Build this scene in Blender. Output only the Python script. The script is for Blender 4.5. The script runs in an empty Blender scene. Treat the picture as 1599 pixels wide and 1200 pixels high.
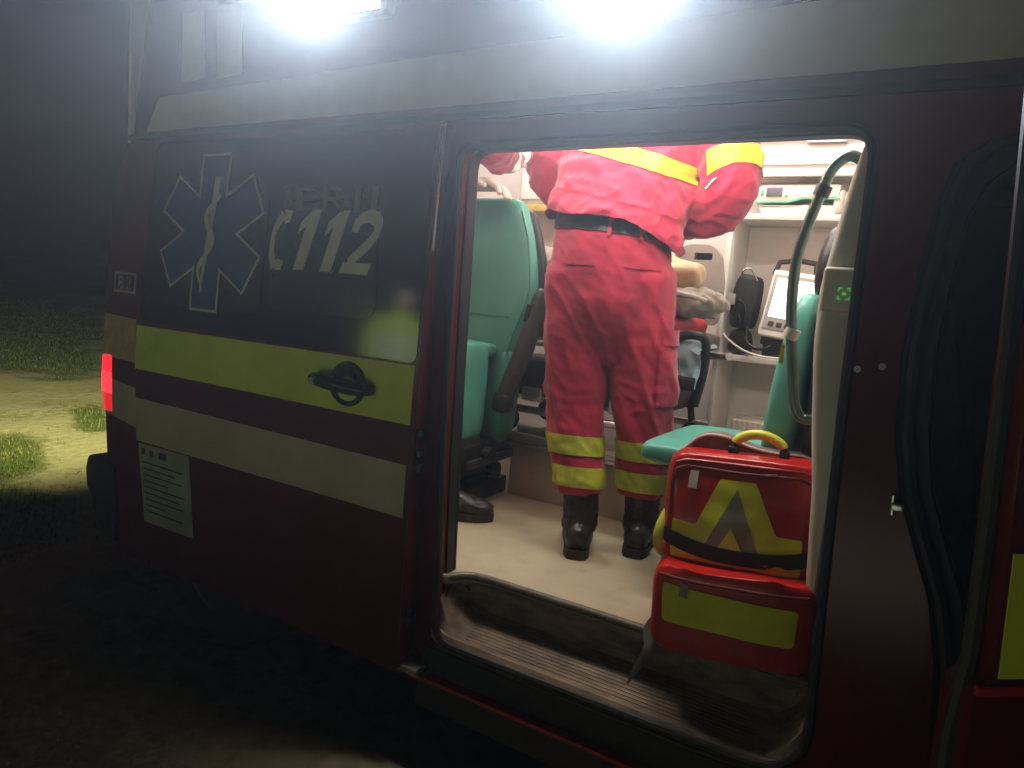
import bpy, bmesh, math, random
import numpy as np
from mathutils import Vector, Matrix, noise as mnoise
from mathutils.geometry import tessellate_polygon

random.seed(7)
R = math.radians
SC = bpy.context.scene
COL = SC.collection

# ------------------------------------------------------------------ camera
YAW, PITCH, ROLL = 0.545, 0.1245, -0.082
cam_d = bpy.data.cameras.new('camera')
cam_d.sensor_width = 36.0
cam_d.lens = 1150.0 / 1599.0 * 36.0
cam_d.clip_start = 0.02
cam_d.clip_end = 2000.0
cam = bpy.data.objects.new('camera', cam_d)
COL.objects.link(cam)
_f = Vector((-math.sin(YAW) * math.cos(PITCH), math.cos(YAW) * math.cos(PITCH), -math.sin(PITCH)))
_r = Vector((math.cos(YAW), math.sin(YAW), 0.0))
_d = _f.cross(_r)
_r2 = _r * math.cos(ROLL) + _d * math.sin(ROLL)
_d2 = -_r * math.sin(ROLL) + _d * math.cos(ROLL)
_m = Matrix((( _r2.x, -_d2.x, -_f.x, 1.2076), (_r2.y, -_d2.y, -_f.y, -1.6100),
             (_r2.z, -_d2.z, -_f.z, 1.3596), (0, 0, 0, 1)))
cam.matrix_world = _m
SC.camera = cam

# ------------------------------------------------------------------ night sky
world = bpy.data.worlds.new('World')
SC.world = world
world.use_nodes = True
wn = world.node_tree.nodes
wl = world.node_tree.links
bg = wn['Background']
sky = wn.new('ShaderNodeTexSky')
sky.sky_type = 'NISHITA'
sky.sun_disc = False
sky.sun_elevation = R(-4.0)
sky.sun_rotation = R(200)
wl.new(sky.outputs['Color'], bg.inputs['Color'])
bg.inputs['Strength'].default_value = 0.05

# ------------------------------------------------------------------ exposure and sampling
SC.view_settings.view_transform = 'Standard'
SC.view_settings.look = 'None'
SC.view_settings.exposure = 0.0
SC.view_settings.gamma = 1.0
SC.view_settings.use_curve_mapping = False
SC.render.engine = 'CYCLES'
cy = SC.cycles
cy.use_denoising = True
cy.use_adaptive_sampling = True
cy.adaptive_threshold = 0.03
cy.adaptive_min_samples = 16
cy.max_bounces = 7
cy.diffuse_bounces = 4
cy.glossy_bounces = 4
cy.transmission_bounces = 6
cy.volume_bounces = 0
cy.sample_clamp_indirect = 4.0
cy.caustics_reflective = False
cy.caustics_refractive = False

# lamp powers (the lamps themselves are built with their fixtures further down)
P_INSIDE = 8.0
P_DOOR_FILL = 4.2
P_FLOOD = 3800.0
P_REAR = 2000.0
GLARE_HAZE = 0.0034  # density of the haze added for the lens glare

# ================================================================== materials
def M(name, color, rough=0.5, metal=0.0, var=0.12, scale=18.0, bump=0.0, bscale=None, coat=0.0,
      emit=None, estr=0.0, spec=0.5, var2=None, trans=0.0, stretch=None, sheen=0.0, rvar=0.0):
    m = bpy.data.materials.new(name)
    m.use_nodes = True
    n, l = m.node_tree.nodes, m.node_tree.links
    b = n['Principled BSDF']
    b.inputs['Roughness'].default_value = rough
    b.inputs['Metallic'].default_value = metal
    b.inputs['Specular IOR Level'].default_value = spec
    b.inputs['Coat Weight'].default_value = coat
    b.inputs['Coat Roughness'].default_value = 0.08
    b.inputs['Transmission Weight'].default_value = trans
    b.inputs['Sheen Weight'].default_value = sheen
    tc = n.new('ShaderNodeTexCoord')
    mp = n.new('ShaderNodeMapping')
    l.new(tc.outputs['Object'], mp.inputs['Vector'])
    if stretch:
        mp.inputs['Scale'].default_value = stretch
    nz = n.new('ShaderNodeTexNoise')
    nz.inputs['Scale'].default_value = scale
    nz.inputs['Detail'].default_value = 3.0
    nz.inputs['Roughness'].default_value = 0.6
    l.new(mp.outputs['Vector'], nz.inputs['Vector'])
    mx = n.new('ShaderNodeMix')
    mx.data_type = 'RGBA'
    c = Vector(color[:3])
    c2 = Vector(var2[:3]) if var2 else c * (1.0 - 2.2 * var)
    mx.inputs['A'].default_value = (*c, 1)
    mx.inputs['B'].default_value = (max(0, c2.x), max(0, c2.y), max(0, c2.z), 1)
    rp = n.new('ShaderNodeMapRange')
    rp.inputs['From Min'].default_value = 0.38
    rp.inputs['From Max'].default_value = 0.68
    l.new(nz.outputs['Fac'], rp.inputs['Value'])
    l.new(rp.outputs['Result'], mx.inputs['Factor'])
    l.new(mx.outputs['Result'], b.inputs['Base Color'])
    if rvar > 0:
        rr_ = n.new('ShaderNodeMapRange')
        rr_.inputs['To Min'].default_value = max(0.02, rough - rvar)
        rr_.inputs['To Max'].default_value = min(1.0, rough + rvar)
        nz2 = n.new('ShaderNodeTexNoise')
        nz2.inputs['Scale'].default_value = scale * 0.4
        nz2.inputs['Detail'].default_value = 3.0
        l.new(mp.outputs['Vector'], nz2.inputs['Vector'])
        l.new(nz2.outputs['Fac'], rr_.inputs['Value'])
        l.new(rr_.outputs['Result'], b.inputs['Roughness'])
    if bump > 0:
        bp = n.new('ShaderNodeBump')
        bp.inputs['Strength'].default_value = min(1.0, bump)
        bp.inputs['Distance'].default_value = 0.004
        nb = n.new('ShaderNodeTexNoise')
        nb.inputs['Scale'].default_value = bscale or scale * 6
        nb.inputs['Detail'].default_value = 3.0
        l.new(mp.outputs['Vector'], nb.inputs['Vector'])
        l.new(nb.outputs['Fac'], bp.inputs['Height'])
        l.new(bp.outputs['Normal'], b.inputs['Normal'])
    if emit:
        b.inputs['Emission Color'].default_value = (*emit, 1)
        b.inputs['Emission Strength'].default_value = estr
    return m

MT = {}
MT['paint'] = M('dark_red_paint', (0.13, 0.003, 0.007), 0.20, var=0.15, scale=2.5, coat=0.08, bump=0.02, bscale=60, rvar=0.12, spec=0.22, var2=(0.09, 0.006, 0.008))
MT['paint_roof'] = M('dark_red_roof_gelcoat', (0.10, 0.008, 0.012), 0.42, var=0.15, scale=4, coat=0.2, bump=0.05, bscale=40)
MT['lime'] = M('lime_reflective_film', (0.74, 0.82, 0.04), 0.42, var=0.07, scale=6, bump=0.03, bscale=300)
MT['cream'] = M('beige_reflective_film', (0.55, 0.48, 0.34), 0.45, var=0.08, scale=5, bump=0.03, bscale=300)
MT['glass_dark'] = M('tinted_glass', (0.010, 0.012, 0.016), 0.10, var=0.1, scale=2, coat=0.3, rvar=0.04, spec=0.4)
MT['navy'] = M('navy_film', (0.028, 0.065, 0.26), 0.35, var=0.1, scale=4)
MT['grey_film'] = M('grey_film', (0.60, 0.61, 0.58), 0.45, var=0.1, scale=5)
MT['khaki_film'] = M('khaki_film', (0.72, 0.69, 0.46), 0.45, var=0.08, scale=5)
MT['faint_film'] = M('faint_grey_film', (0.14, 0.145, 0.13), 0.4, var=0.1, scale=5)
MT['notice'] = M('notice_film', (0.42, 0.45, 0.36), 0.5, var=0.1, scale=5)
MT['notice_print'] = M('notice_print', (0.05, 0.05, 0.045), 0.5)
MT['rubber'] = M('black_rubber', (0.012, 0.012, 0.013), 0.55, var=0.2, scale=30, bump=0.1)
MT['black'] = M('black_plastic', (0.016, 0.016, 0.017), 0.42, var=0.2, scale=40, bump=0.15, bscale=400)
MT['black_gloss'] = M('black_gloss_plastic', (0.012, 0.012, 0.013), 0.2, var=0.2, scale=20)
MT['dark_grey'] = M('dark_grey_plastic', (0.05, 0.047, 0.045), 0.45, var=0.15, scale=30, bump=0.15, bscale=350)
MT['chrome'] = M('steel', (0.55, 0.55, 0.56), 0.22, metal=1.0, var=0.1, scale=10)
MT['alu'] = M('aluminium', (0.62, 0.60, 0.57), 0.32, metal=0.9, var=0.1, scale=12, stretch=(1, 10, 10))
MT['tail'] = M('tail_lamp_lens', (0.6, 0.01, 0.02), 0.2, emit=(1.0, 0.02, 0.03), estr=1.3)
MT['lamp_lens'] = M('lamp_lens', (0.9, 0.92, 1.0), 0.2, emit=(0.86, 0.93, 1.0), estr=6.0)
MT['lime_tail_tint'] = M('lime_film_tail_tint', (0.62, 0.45, 0.12), 0.4)  # lime film with the tail lamp's orange light mixed into its colour
MT['wall'] = M('interior_panel_white', (0.80, 0.74, 0.70), 0.42, var=0.05, scale=2.5, bump=0.03, bscale=120)
MT['white'] = M('white_laminate', (0.82, 0.79, 0.73), 0.38, var=0.05, scale=3)
MT['trim'] = M('warm_grey_trim_plastic', (0.74, 0.70, 0.61), 0.33, var=0.08, scale=4, bump=0.05, bscale=300)
MT['panel'] = M('ceiling_lamp_diffuser', (0.9, 0.9, 0.88), 0.4, emit=(1.0, 0.93, 0.84), estr=9.0)
MT['strip'] = M('fill_strip_diffuser', (0.9, 0.9, 0.88), 0.4, emit=(1.0, 0.93, 0.84), estr=2.0)  # diffuser of the added fill lamp over the doorway
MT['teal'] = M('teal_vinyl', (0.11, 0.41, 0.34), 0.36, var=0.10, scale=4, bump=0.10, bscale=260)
MT['teal_dark'] = M('teal_vinyl_shade_seam', (0.075, 0.27, 0.22), 0.40, var=0.10, scale=4, bump=0.10, bscale=260)  # darker copy of the teal: skirt's shade painted in, also shell and seams
MT['red_lever'] = M('red_lever_plastic', (0.55, 0.035, 0.02), 0.35)
MT['uniform'] = M('red_uniform_cloth', (0.54, 0.014, 0.060), 0.78, var=0.14, scale=7, bump=0.35, bscale=420, sheen=0.25)
MT['trouser'] = M('red_trouser_cloth', (0.54, 0.014, 0.058), 0.8, var=0.16, scale=6, bump=0.35, bscale=420, sheen=0.25)
MT['hivis'] = M('yellow_hivis_tape', (0.78, 0.66, 0.03), 0.5, var=0.08, scale=20, bump=0.15, bscale=300)
MT['hivis_lime'] = M('lime_hivis_tape', (0.55, 0.60, 0.05), 0.55, var=0.14, scale=16, bump=0.2, bscale=300)
MT['silver_tape'] = M('silver_reflective_tape', (0.72, 0.68, 0.62), 0.4, var=0.08, scale=20)
MT['belt'] = M('black_belt', (0.018, 0.016, 0.016), 0.5, bump=0.2)
MT['boot'] = M('brown_black_boot_leather', (0.035, 0.024, 0.018), 0.38, var=0.3, scale=20, bump=0.35, bscale=90)
MT['sole'] = M('boot_sole_rubber', (0.05, 0.032, 0.02), 0.7, var=0.3, scale=20, bump=0.3)
MT['skin'] = M('skin', (0.60, 0.38, 0.26), 0.5, var=0.08, scale=12, bump=0.1, bscale=200)
MT['skin_pale'] = M('pale_skin', (0.72, 0.52, 0.30), 0.5, var=0.08, scale=12, bump=0.1, bscale=200)
MT['hair'] = M('dark_hair', (0.03, 0.02, 0.014), 0.6, var=0.3, scale=60, bump=0.5)
MT['glove'] = M('white_latex_glove', (0.85, 0.80, 0.72), 0.45, var=0.06, scale=25, bump=0.2, bscale=120)
MT['vinyl_red'] = M('red_vinyl', (0.56, 0.016, 0.012), 0.33, var=0.12, scale=7, bump=0.6, bscale=15, coat=0.2, rvar=0.12)
MT['zip'] = M('dark_red_zip', (0.20, 0.008, 0.008), 0.55, bump=0.4, bscale=500)
MT['bag_lime'] = M('bag_lime_film', (0.80, 0.82, 0.03), 0.38, var=0.08, scale=10, bump=0.1, bscale=60)
MT['bag_grey'] = M('bag_grey_reflective', (0.30, 0.26, 0.22), 0.4, var=0.1, scale=14, bump=0.1, bscale=80)
MT['bag_trim'] = M('bag_taupe_webbing', (0.21, 0.19, 0.17), 0.6, var=0.15, scale=20, bump=0.35, bscale=400)
MT['strap'] = M('black_strap', (0.014, 0.013, 0.013), 0.65, bump=0.3, bscale=500)
MT['tag'] = M('pale_tag', (0.62, 0.55, 0.48), 0.5)
MT['handle_lime'] = M('lime_handle_rubber', (0.66, 0.72, 0.07), 0.42, var=0.06, scale=10)
MT['shell_grey'] = M('grey_shell_plastic', (0.42, 0.39, 0.35), 0.42, var=0.06, scale=8)
MT['shirt'] = M('beige_grey_shirt', (0.42, 0.37, 0.32), 0.8, var=0.15, scale=12, bump=0.4, bscale=60)
MT['blanket'] = M('red_blanket', (0.50, 0.03, 0.035), 0.55, var=0.15, scale=8, bump=0.4, bscale=30)
MT['sheet'] = M('pale_blue_sheet', (0.50, 0.58, 0.64), 0.7, var=0.2, scale=15, bump=0.4, bscale=40, var2=(0.22, 0.42, 0.55))
MT['mattress'] = M('brown_mattress', (0.13, 0.10, 0.08), 0.55)
MT['device'] = M('white_device_plastic', (0.82, 0.80, 0.74), 0.35, var=0.04, scale=6)
MT['green'] = M('green_trim', (0.22, 0.55, 0.38), 0.4)
MT['led_green'] = M('green_light', (0.05, 0.5, 0.05), 0.4, emit=(0.12, 0.9, 0.1), estr=0.35)
MT['screen'] = M('lit_screen', (0.8, 0.85, 0.95), 0.2, emit=(0.85, 0.92, 1.0), estr=2.2, var=0.02)
MT['display'] = M('grey_display', (0.16, 0.17, 0.18), 0.2)
MT['beige'] = M('beige_cabinet', (0.46, 0.39, 0.30), 0.45, var=0.12, scale=5, bump=0.04)
MT['ochre'] = M('ochre_edge', (0.55, 0.40, 0.10), 0.45)
MT['basket'] = M('cream_basket_plastic', (0.68, 0.62, 0.52), 0.45)
MT['tyre'] = M('tyre_rubber', (0.014, 0.014, 0.014), 0.75, bump=0.3)
MT['cab_cloth'] = M('dark_seat_cloth', (0.03, 0.032, 0.034), 0.85, bump=0.3, bscale=300)
MT['cab_dark'] = M('dark_cab_trim', (0.025, 0.026, 0.027), 0.6, bump=0.1)
MT['paint_lit'] = M('red_paint_highlight', (0.60, 0.02, 0.03), 0.3, var=0.15, scale=12)  # brighter copy of the body red, a highlight painted onto creases
MT['cable'] = M('white_cable', (0.82, 0.78, 0.72), 0.4)

def floor_material():
    m = M('speckled_vinyl_floor', (0.50, 0.45, 0.31), 0.42, var=0.10, scale=5, bump=0.05, bscale=200, var2=(0.43, 0.375, 0.25))
    n, l = m.node_tree.nodes, m.node_tree.links
    b = n['Principled BSDF']
    src = b.inputs['Base Color'].links[0].from_socket
    vo = n.new('ShaderNodeTexNoise')
    vo.inputs['Scale'].default_value = 260.0
    vo.inputs['Detail'].default_value = 2.0
    rp = n.new('ShaderNodeMapRange')
    rp.inputs['From Min'].default_value = 0.60
    rp.inputs['From Max'].default_value = 0.70
    rp.inputs['To Max'].default_value = 0.55
    mx = n.new('ShaderNodeMix')
    mx.data_type = 'RGBA'
    mx.inputs['B'].default_value = (0.25, 0.2, 0.14, 1)
    tc = n['Texture Coordinate']
    l.new(tc.outputs['Object'], vo.inputs['Vector'])
    l.new(vo.outputs['Fac'], rp.inputs['Value'])
    l.new(rp.outputs['Result'], mx.inputs['Factor'])
    l.new(src, mx.inputs['A'])
    sm = n.new('ShaderNodeTexNoise'); sm.inputs['Scale'].default_value = 9.0; sm.inputs['Detail'].default_value = 5.0; sm.inputs['Distortion'].default_value = 1.2
    l.new(tc.outputs['Object'], sm.inputs['Vector'])
    sr_ = n.new('ShaderNodeMapRange'); sr_.inputs['From Min'].default_value = 0.54; sr_.inputs['From Max'].default_value = 0.78; sr_.inputs['To Max'].default_value = 0.28
    l.new(sm.outputs['Fac'], sr_.inputs['Value'])
    m2 = n.new('ShaderNodeMix'); m2.data_type = 'RGBA'
    m2.inputs['B'].default_value = (0.22, 0.17, 0.11, 1)
    l.new(sr_.outputs['Result'], m2.inputs['Factor'])
    l.new(mx.outputs['Result'], m2.inputs['A'])
    l.new(m2.outputs['Result'], b.inputs['Base Color'])
    return m
MT['floor'] = floor_material()
MT['tray'] = M('dirty_step_plastic', (0.13, 0.10, 0.075), 0.65, var=0.3, scale=9, bump=0.4, bscale=160,
               var2=(0.30, 0.22, 0.14), stretch=(1, 3, 3))
MT['edge_trim'] = M('floor_edge_trim', (0.14, 0.115, 0.09), 0.5, var=0.2, scale=14, bump=0.2)

def ground_material():
    m = bpy.data.materials.new('sandy_ground')
    m.use_nodes = True
    n, l = m.node_tree.nodes, m.node_tree.links
    b = n['Principled BSDF']
    b.inputs['Roughness'].default_value = 0.95
    b.inputs['Specular IOR Level'].default_value = 0.1
    tc = n.new('ShaderNodeTexCoord')
    at = n.new('ShaderNodeAttribute')
    at.attribute_name = 'cover'
    n1 = n.new('ShaderNodeTexNoise'); n1.inputs['Scale'].default_value = 1.7; n1.inputs['Detail'].default_value = 9
    n2 = n.new('ShaderNodeTexNoise'); n2.inputs['Scale'].default_value = 14; n2.inputs['Detail'].default_value = 8
    l.new(tc.outputs['Object'], n1.inputs['Vector'])
    l.new(tc.outputs['Object'], n2.inputs['Vector'])
    d = n.new('ShaderNodeMix'); d.data_type = 'RGBA'
    d.inputs['A'].default_value = (0.38, 0.33, 0.21, 1)
    d.inputs['B'].default_value = (0.26, 0.22, 0.14, 1)
    l.new(n2.outputs['Fac'], d.inputs['Factor'])
    g = n.new('ShaderNodeMix'); g.data_type = 'RGBA'
    g.inputs['A'].default_value = (0.060, 0.085, 0.018, 1)
    g.inputs['B'].default_value = (0.12, 0.125, 0.035, 1)
    l.new(n1.outputs['Fac'], g.inputs['Factor'])
    ad = n.new('ShaderNodeMath'); ad.operation = 'MULTIPLY_ADD'
    ad.inputs[1].default_value = 0.9; 
    l.new(n2.outputs['Fac'], ad.inputs[0])
    sub = n.new('ShaderNodeMath'); sub.operation = 'ADD'
    sub.inputs[1].default_value = -0.45
    l.new(at.outputs['Fac'], sub.inputs[0])
    l.new(sub.outputs[0], ad.inputs[2])
    rp = n.new('ShaderNodeMapRange'); rp.inputs['From Min'].default_value = 0.22; rp.inputs['From Max'].default_value = 0.75
    l.new(ad.outputs[0], rp.inputs['Value'])
    mx = n.new('ShaderNodeMix'); mx.data_type = 'RGBA'
    l.new(rp.outputs['Result'], mx.inputs['Factor'])
    l.new(d.outputs['Result'], mx.inputs['A'])
    l.new(g.outputs['Result'], mx.inputs['B'])
    l.new(mx.outputs['Result'], b.inputs['Base Color'])
    bp = n.new('ShaderNodeBump'); bp.inputs['Strength'].default_value = 0.7; bp.inputs['Distance'].default_value = 0.03
    l.new(n2.outputs['Fac'], bp.inputs['Height'])
    l.new(bp.outputs['Normal'], b.inputs['Normal'])
    return m
MT['ground'] = ground_material()
MT['grass'] = M('grass_blade', (0.085, 0.115, 0.022), 0.6, var=0.2, scale=3, var2=(0.16, 0.15, 0.045))

# ================================================================== helpers
def tag(o, label, cat, group=None):
    o['label'] = label
    o['category'] = cat
    if group:
        o['group'] = group
    return o

def structure(o):
    o['kind'] = 'structure'
    return o

def stuff(o):
    o['kind'] = 'stuff'
    return o

def empty(name, loc=(0, 0, 0), rz=0.0, rx=0.0, ry=0.0):
    o = bpy.data.objects.new(name, None)
    o.empty_display_size = 0.1
    o.location = loc
    o.rotation_euler = (rx, ry, rz)
    COL.objects.link(o)
    return o

def link(me, name, mat, parent=None, smooth=35):
    o = bpy.data.objects.new(name, me)
    COL.objects.link(o)
    if mat is not None:
        me.materials.clear()
        me.materials.append(MT[mat] if isinstance(mat, str) else mat)
    if parent is not None:
        o.parent = parent
    if smooth:
        me.polygons.foreach_set('use_smooth', [True] * len(me.polygons))
        me.set_sharp_from_angle(angle=R(smooth))
    me.update()
    return o

def bm_obj(bm, name, mat, parent=None, smooth=35, recalc=True):
    if recalc:
        bmesh.ops.recalc_face_normals(bm, faces=bm.faces)
    me = bpy.data.meshes.new(name)
    bm.to_mesh(me)
    bm.free()
    return link(me, name, mat, parent, smooth)

def bm_box(bm, lo, hi, mat4=None):
    r = bmesh.ops.create_cube(bm, size=1.0)
    c = (Vector(lo) + Vector(hi)) / 2
    s = Vector(hi) - Vector(lo)
    for v in r['verts']:
        v.co = Vector((v.co.x * s.x, v.co.y * s.y, v.co.z * s.z)) + c
        if mat4:
            v.co = mat4 @ v.co
    return r['verts']

def box(name, lo, hi, mat, parent=None, bev=0.004, seg=2, rot=None, smooth=35, piv=None):
    bm = bmesh.new()
    bm_box(bm, lo, hi)
    if bev > 0:
        bmesh.ops.bevel(bm, geom=bm.edges[:], offset=bev, segments=seg, profile=0.6, affect='EDGES')
    if rot is not None:
        c = Vector(piv) if piv else (Vector(lo) + Vector(hi)) / 2
        bmesh.ops.rotate(bm, cent=c, matrix=Matrix.Rotation(rot[0], 3, rot[1]), verts=bm.verts)
    return bm_obj(bm, name, mat, parent, smooth)

def catmull(pts, n=6, closed=False):
    P = [Vector(p) for p in pts]
    out = []
    L = len(P)
    rng = range(L if closed else L - 1)
    for i in rng:
        if closed:
            a, b, c, d = P[(i - 1) % L], P[i], P[(i + 1) % L], P[(i + 2) % L]
        else:
            a, b, c, d = P[max(i - 1, 0)], P[i], P[i + 1], P[min(i + 2, L - 1)]
        for k in range(n):
            t = k / n
            out.append(0.5 * ((2 * b) + (c - a) * t + (2 * a - 5 * b + 4 * c - d) * t * t + (3 * b - a - 3 * c + d) * t ** 3))
    if not closed:
        out.append(P[-1])
    return out

def bm_tube(bm, pts, rad, seg=10, closed=False, cap=True, flat=1.0, up=None):
    P = [Vector(p) for p in pts]
    n = len(P)
    rads = rad if isinstance(rad, (list, tuple)) else [rad] * n
    rings = []
    prev = None
    for i in range(n):
        if closed:
            t = (P[(i + 1) % n] - P[(i - 1) % n]).normalized()
        else:
            t = (P[min(i + 1, n - 1)] - P[max(i - 1, 0)]).normalized()
        if up is not None:
            a = Vector(up).cross(t)
            if a.length < 1e-4:
                a = t.orthogonal()
            a.normalize()
        elif prev is None:
            a = t.orthogonal().normalized()
        else:
            a = (prev - t * prev.dot(t)).normalized()
        prev = a
        b = t.cross(a)
        ring = []
        for k in range(seg):
            th = 2 * math.pi * k / seg
            ring.append(bm.verts.new(P[i] + (a * math.cos(th) + b * math.sin(th) * flat) * rads[i]))
        rings.append(ring)
    for i in range(n if closed else n - 1):
        A, B = rings[i], rings[(i + 1) % n]
        for k in range(seg):
            bm.faces.new((A[k], A[(k + 1) % seg], B[(k + 1) % seg], B[k]))
    if cap and not closed:
        bm.faces.new(rings[0][::-1])
        bm.faces.new(rings[-1])

def tube(name, pts, rad, mat, parent=None, seg=10, closed=False, flat=1.0, up=None):
    bm = bmesh.new()
    bm_tube(bm, pts, rad, seg, closed, True, flat, up)
    return bm_obj(bm, name, mat, parent, 40)

def cyl(name, a, b, r, mat, parent=None, seg=20, r2=None, bev=0.0):
    bm = bmesh.new()
    bm_tube(bm, [a, b], [r, r2 if r2 is not None else r], seg)
    if bev:
        bmesh.ops.bevel(bm, geom=[e for e in bm.edges if e.calc_face_angle(0) > 0.8], offset=bev, segments=2, affect='EDGES')
    return bm_obj(bm, name, mat, parent, 40)

def round_poly(pts, rad, n=6):
    """round the corners of a 2-D polygon; rad one value or one per corner"""
    L = len(pts)
    rads = rad if isinstance(rad, (list, tuple)) else [rad] * L
    out = []
    for i in range(L):
        p0, p, p1 = Vector(pts[i - 1]), Vector(pts[i]), Vector(pts[(i + 1) % L])
        r = rads[i]
        if r <= 0:
            out.append(p)
            continue
        a = (p0 - p).normalized()
        b = (p1 - p).normalized()
        r = min(r, 0.49 * (p0 - p).length, 0.49 * (p1 - p).length)
        A, B = p + a * r, p + b * r
        for k in range(n + 1):
            t = k / n
            out.append(A * (1 - t) ** 2 + p * 2 * t * (1 - t) + B * t ** 2)
    return out

def rrect(x0, x1, z0, z1, r, n=6):
    return round_poly([(x0, z0), (x1, z0), (x1, z1), (x0, z1)], r, n)

def yb(z):
    """how far the van's flank leans in at height z"""
    return 0.07 * max(0.0, (z - 0.8) / 1.1) ** 1.6

def bm_plate(loops, zstep=0.07):
    """flat plate in the xz plane (y = 0), holes allowed, cut into rows"""
    vl = [[Vector((p[0], 0, p[1])) for p in lp] for lp in loops]
    tri = tessellate_polygon([[Vector((v.x, v.z, 0)) for v in lp] for lp in vl])
    bm = bmesh.new()
    vs = [bm.verts.new(v) for lp in vl for v in lp]
    for t in tri:
        try:
            bm.faces.new([vs[i] for i in t])
        except ValueError:
            pass
    if zstep:
        zs = [v.co.z for v in bm.verts]
        z = math.floor(min(zs) / zstep) * zstep + zstep
        while z < max(zs) - 1e-4:
            bmesh.ops.bisect_plane(bm, geom=bm.verts[:] + bm.edges[:] + bm.faces[:], plane_co=(0, 0, z), plane_no=(0, 0, 1))
            z += zstep
    return bm

def thicken(bm, dy):
    geom = bmesh.ops.extrude_face_region(bm, geom=bm.faces[:])
    for v in [g for g in geom['geom'] if isinstance(g, bmesh.types.BMVert)]:
        v.co.y += dy

def skin(name, loops, off, thick, mat, parent, zstep=0.07, fy=yb, smooth=30, map_=None):
    """a sheet that follows the van's flank, off metres in from it, with real thickness"""
    bm = bm_plate(loops, zstep)
    thicken(bm, thick)
    for v in bm.verts:
        v.co.y += (fy(v.co.z) if fy else 0.0) + off
    if map_:
        for v in bm.verts:
            v.co = map_(v.co)
    return bm_obj(bm, name, mat, parent, smooth)

def prism(name, pts, y0, y1, mat, parent=None, bev=0.003, smooth=35, axis='y', seg=2):
    """polygon in xz extruded along y (or polygon in yz along x, xy along z)"""
    bm = bmesh.new()
    def P(p, d):
        return {'y': (p[0], d, p[1]), 'x': (d, p[0], p[1]), 'z': (p[0], p[1], d)}[axis]
    a = [bm.verts.new(P(p, y0)) for p in pts]
    b = [bm.verts.new(P(p, y1)) for p in pts]
    n = len(pts)
    bm.faces.new(a)
    bm.faces.new(b[::-1])
    for i in range(n):
        bm.faces.new((a[i], b[i], b[(i + 1) % n], a[(i + 1) % n]))
    bmesh.ops.recalc_face_normals(bm, faces=bm.faces)
    if bev > 0:
        e = [e for e in bm.edges if e.calc_face_angle(0) > 0.6]
        bmesh.ops.bevel(bm, geom=e, offset=bev, segments=seg, profile=0.6, affect='EDGES')
    return bm_obj(bm, name, mat, parent, smooth)

def ribbon(pts, w):
    """2-D outline of a stroke along pts; w one width or one per point"""
    P = [Vector(p) for p in pts]
    ws = w if isinstance(w, (list, tuple)) else [w] * len(P)
    a, b = [], []
    for i, p in enumerate(P):
        t = (P[min(i + 1, len(P) - 1)] - P[max(i - 1, 0)]).normalized()
        nn = Vector((-t.y, t.x))
        a.append(p + nn * ws[i] / 2)
        b.append(p - nn * ws[i] / 2)
    return a + b[::-1]

def text_mesh(body, size, shear=0.0, bold=0.0, space=1.0):
    c = bpy.data.curves.new('lettering', 'FONT')
    c.body = body
    c.size = size
    c.shear = shear
    c.offset = bold
    c.space_character = space
    c.align_x = 'LEFT'
    c.resolution_u = 4
    o = bpy.data.objects.new('lettering', c)
    COL.objects.link(o)
    dg = bpy.context.evaluated_depsgraph_get()
    me = bpy.data.meshes.new_from_object(o.evaluated_get(dg))
    bpy.data.objects.remove(o)
    return me

def lettering(name, body, x0, x1, z0, z1, off, mat, parent, shear=0.0, bold=0.0, space=1.0, fy=yb, map_=None):
    """flat lettering fitted to a rectangle on the flank"""
    me = text_mesh(body, 1.0, shear, bold, space)
    co = np.array([v.co for v in me.vertices])
    lo, hi = co.min(0), co.max(0)
    bm = bmesh.new()
    bm.from_mesh(me)
    for v in bm.verts:
        x = x0 + (v.co.x - lo[0]) / (hi[0] - lo[0]) * (x1 - x0)
        z = z0 + (v.co.y - lo[1]) / (hi[1] - lo[1]) * (z1 - z0)
        v.co = (x, 0, z)
    bmesh.ops.remove_doubles(bm, verts=bm.verts, dist=1e-6)
    thicken(bm, 0.001)
    for v in bm.verts:
        v.co.y += (fy(v.co.z) if fy else 0.0) + off
        if map_:
            v.co = map_(v.co)
    return bm_obj(bm, name, mat, parent, 0)

def evaluated(me, mods):
    """apply modifiers to a mesh without operators"""
    o = bpy.data.objects.new('tmp', me)
    COL.objects.link(o)
    for typ, kw in mods:
        m = o.modifiers.new(typ, typ)
        for k, v in kw.items():
            setattr(m, k, v)
    dg = bpy.context.evaluated_depsgraph_get()
    out = bpy.data.meshes.new_from_object(o.evaluated_get(dg))
    bpy.data.objects.remove(o)
    return out

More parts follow.
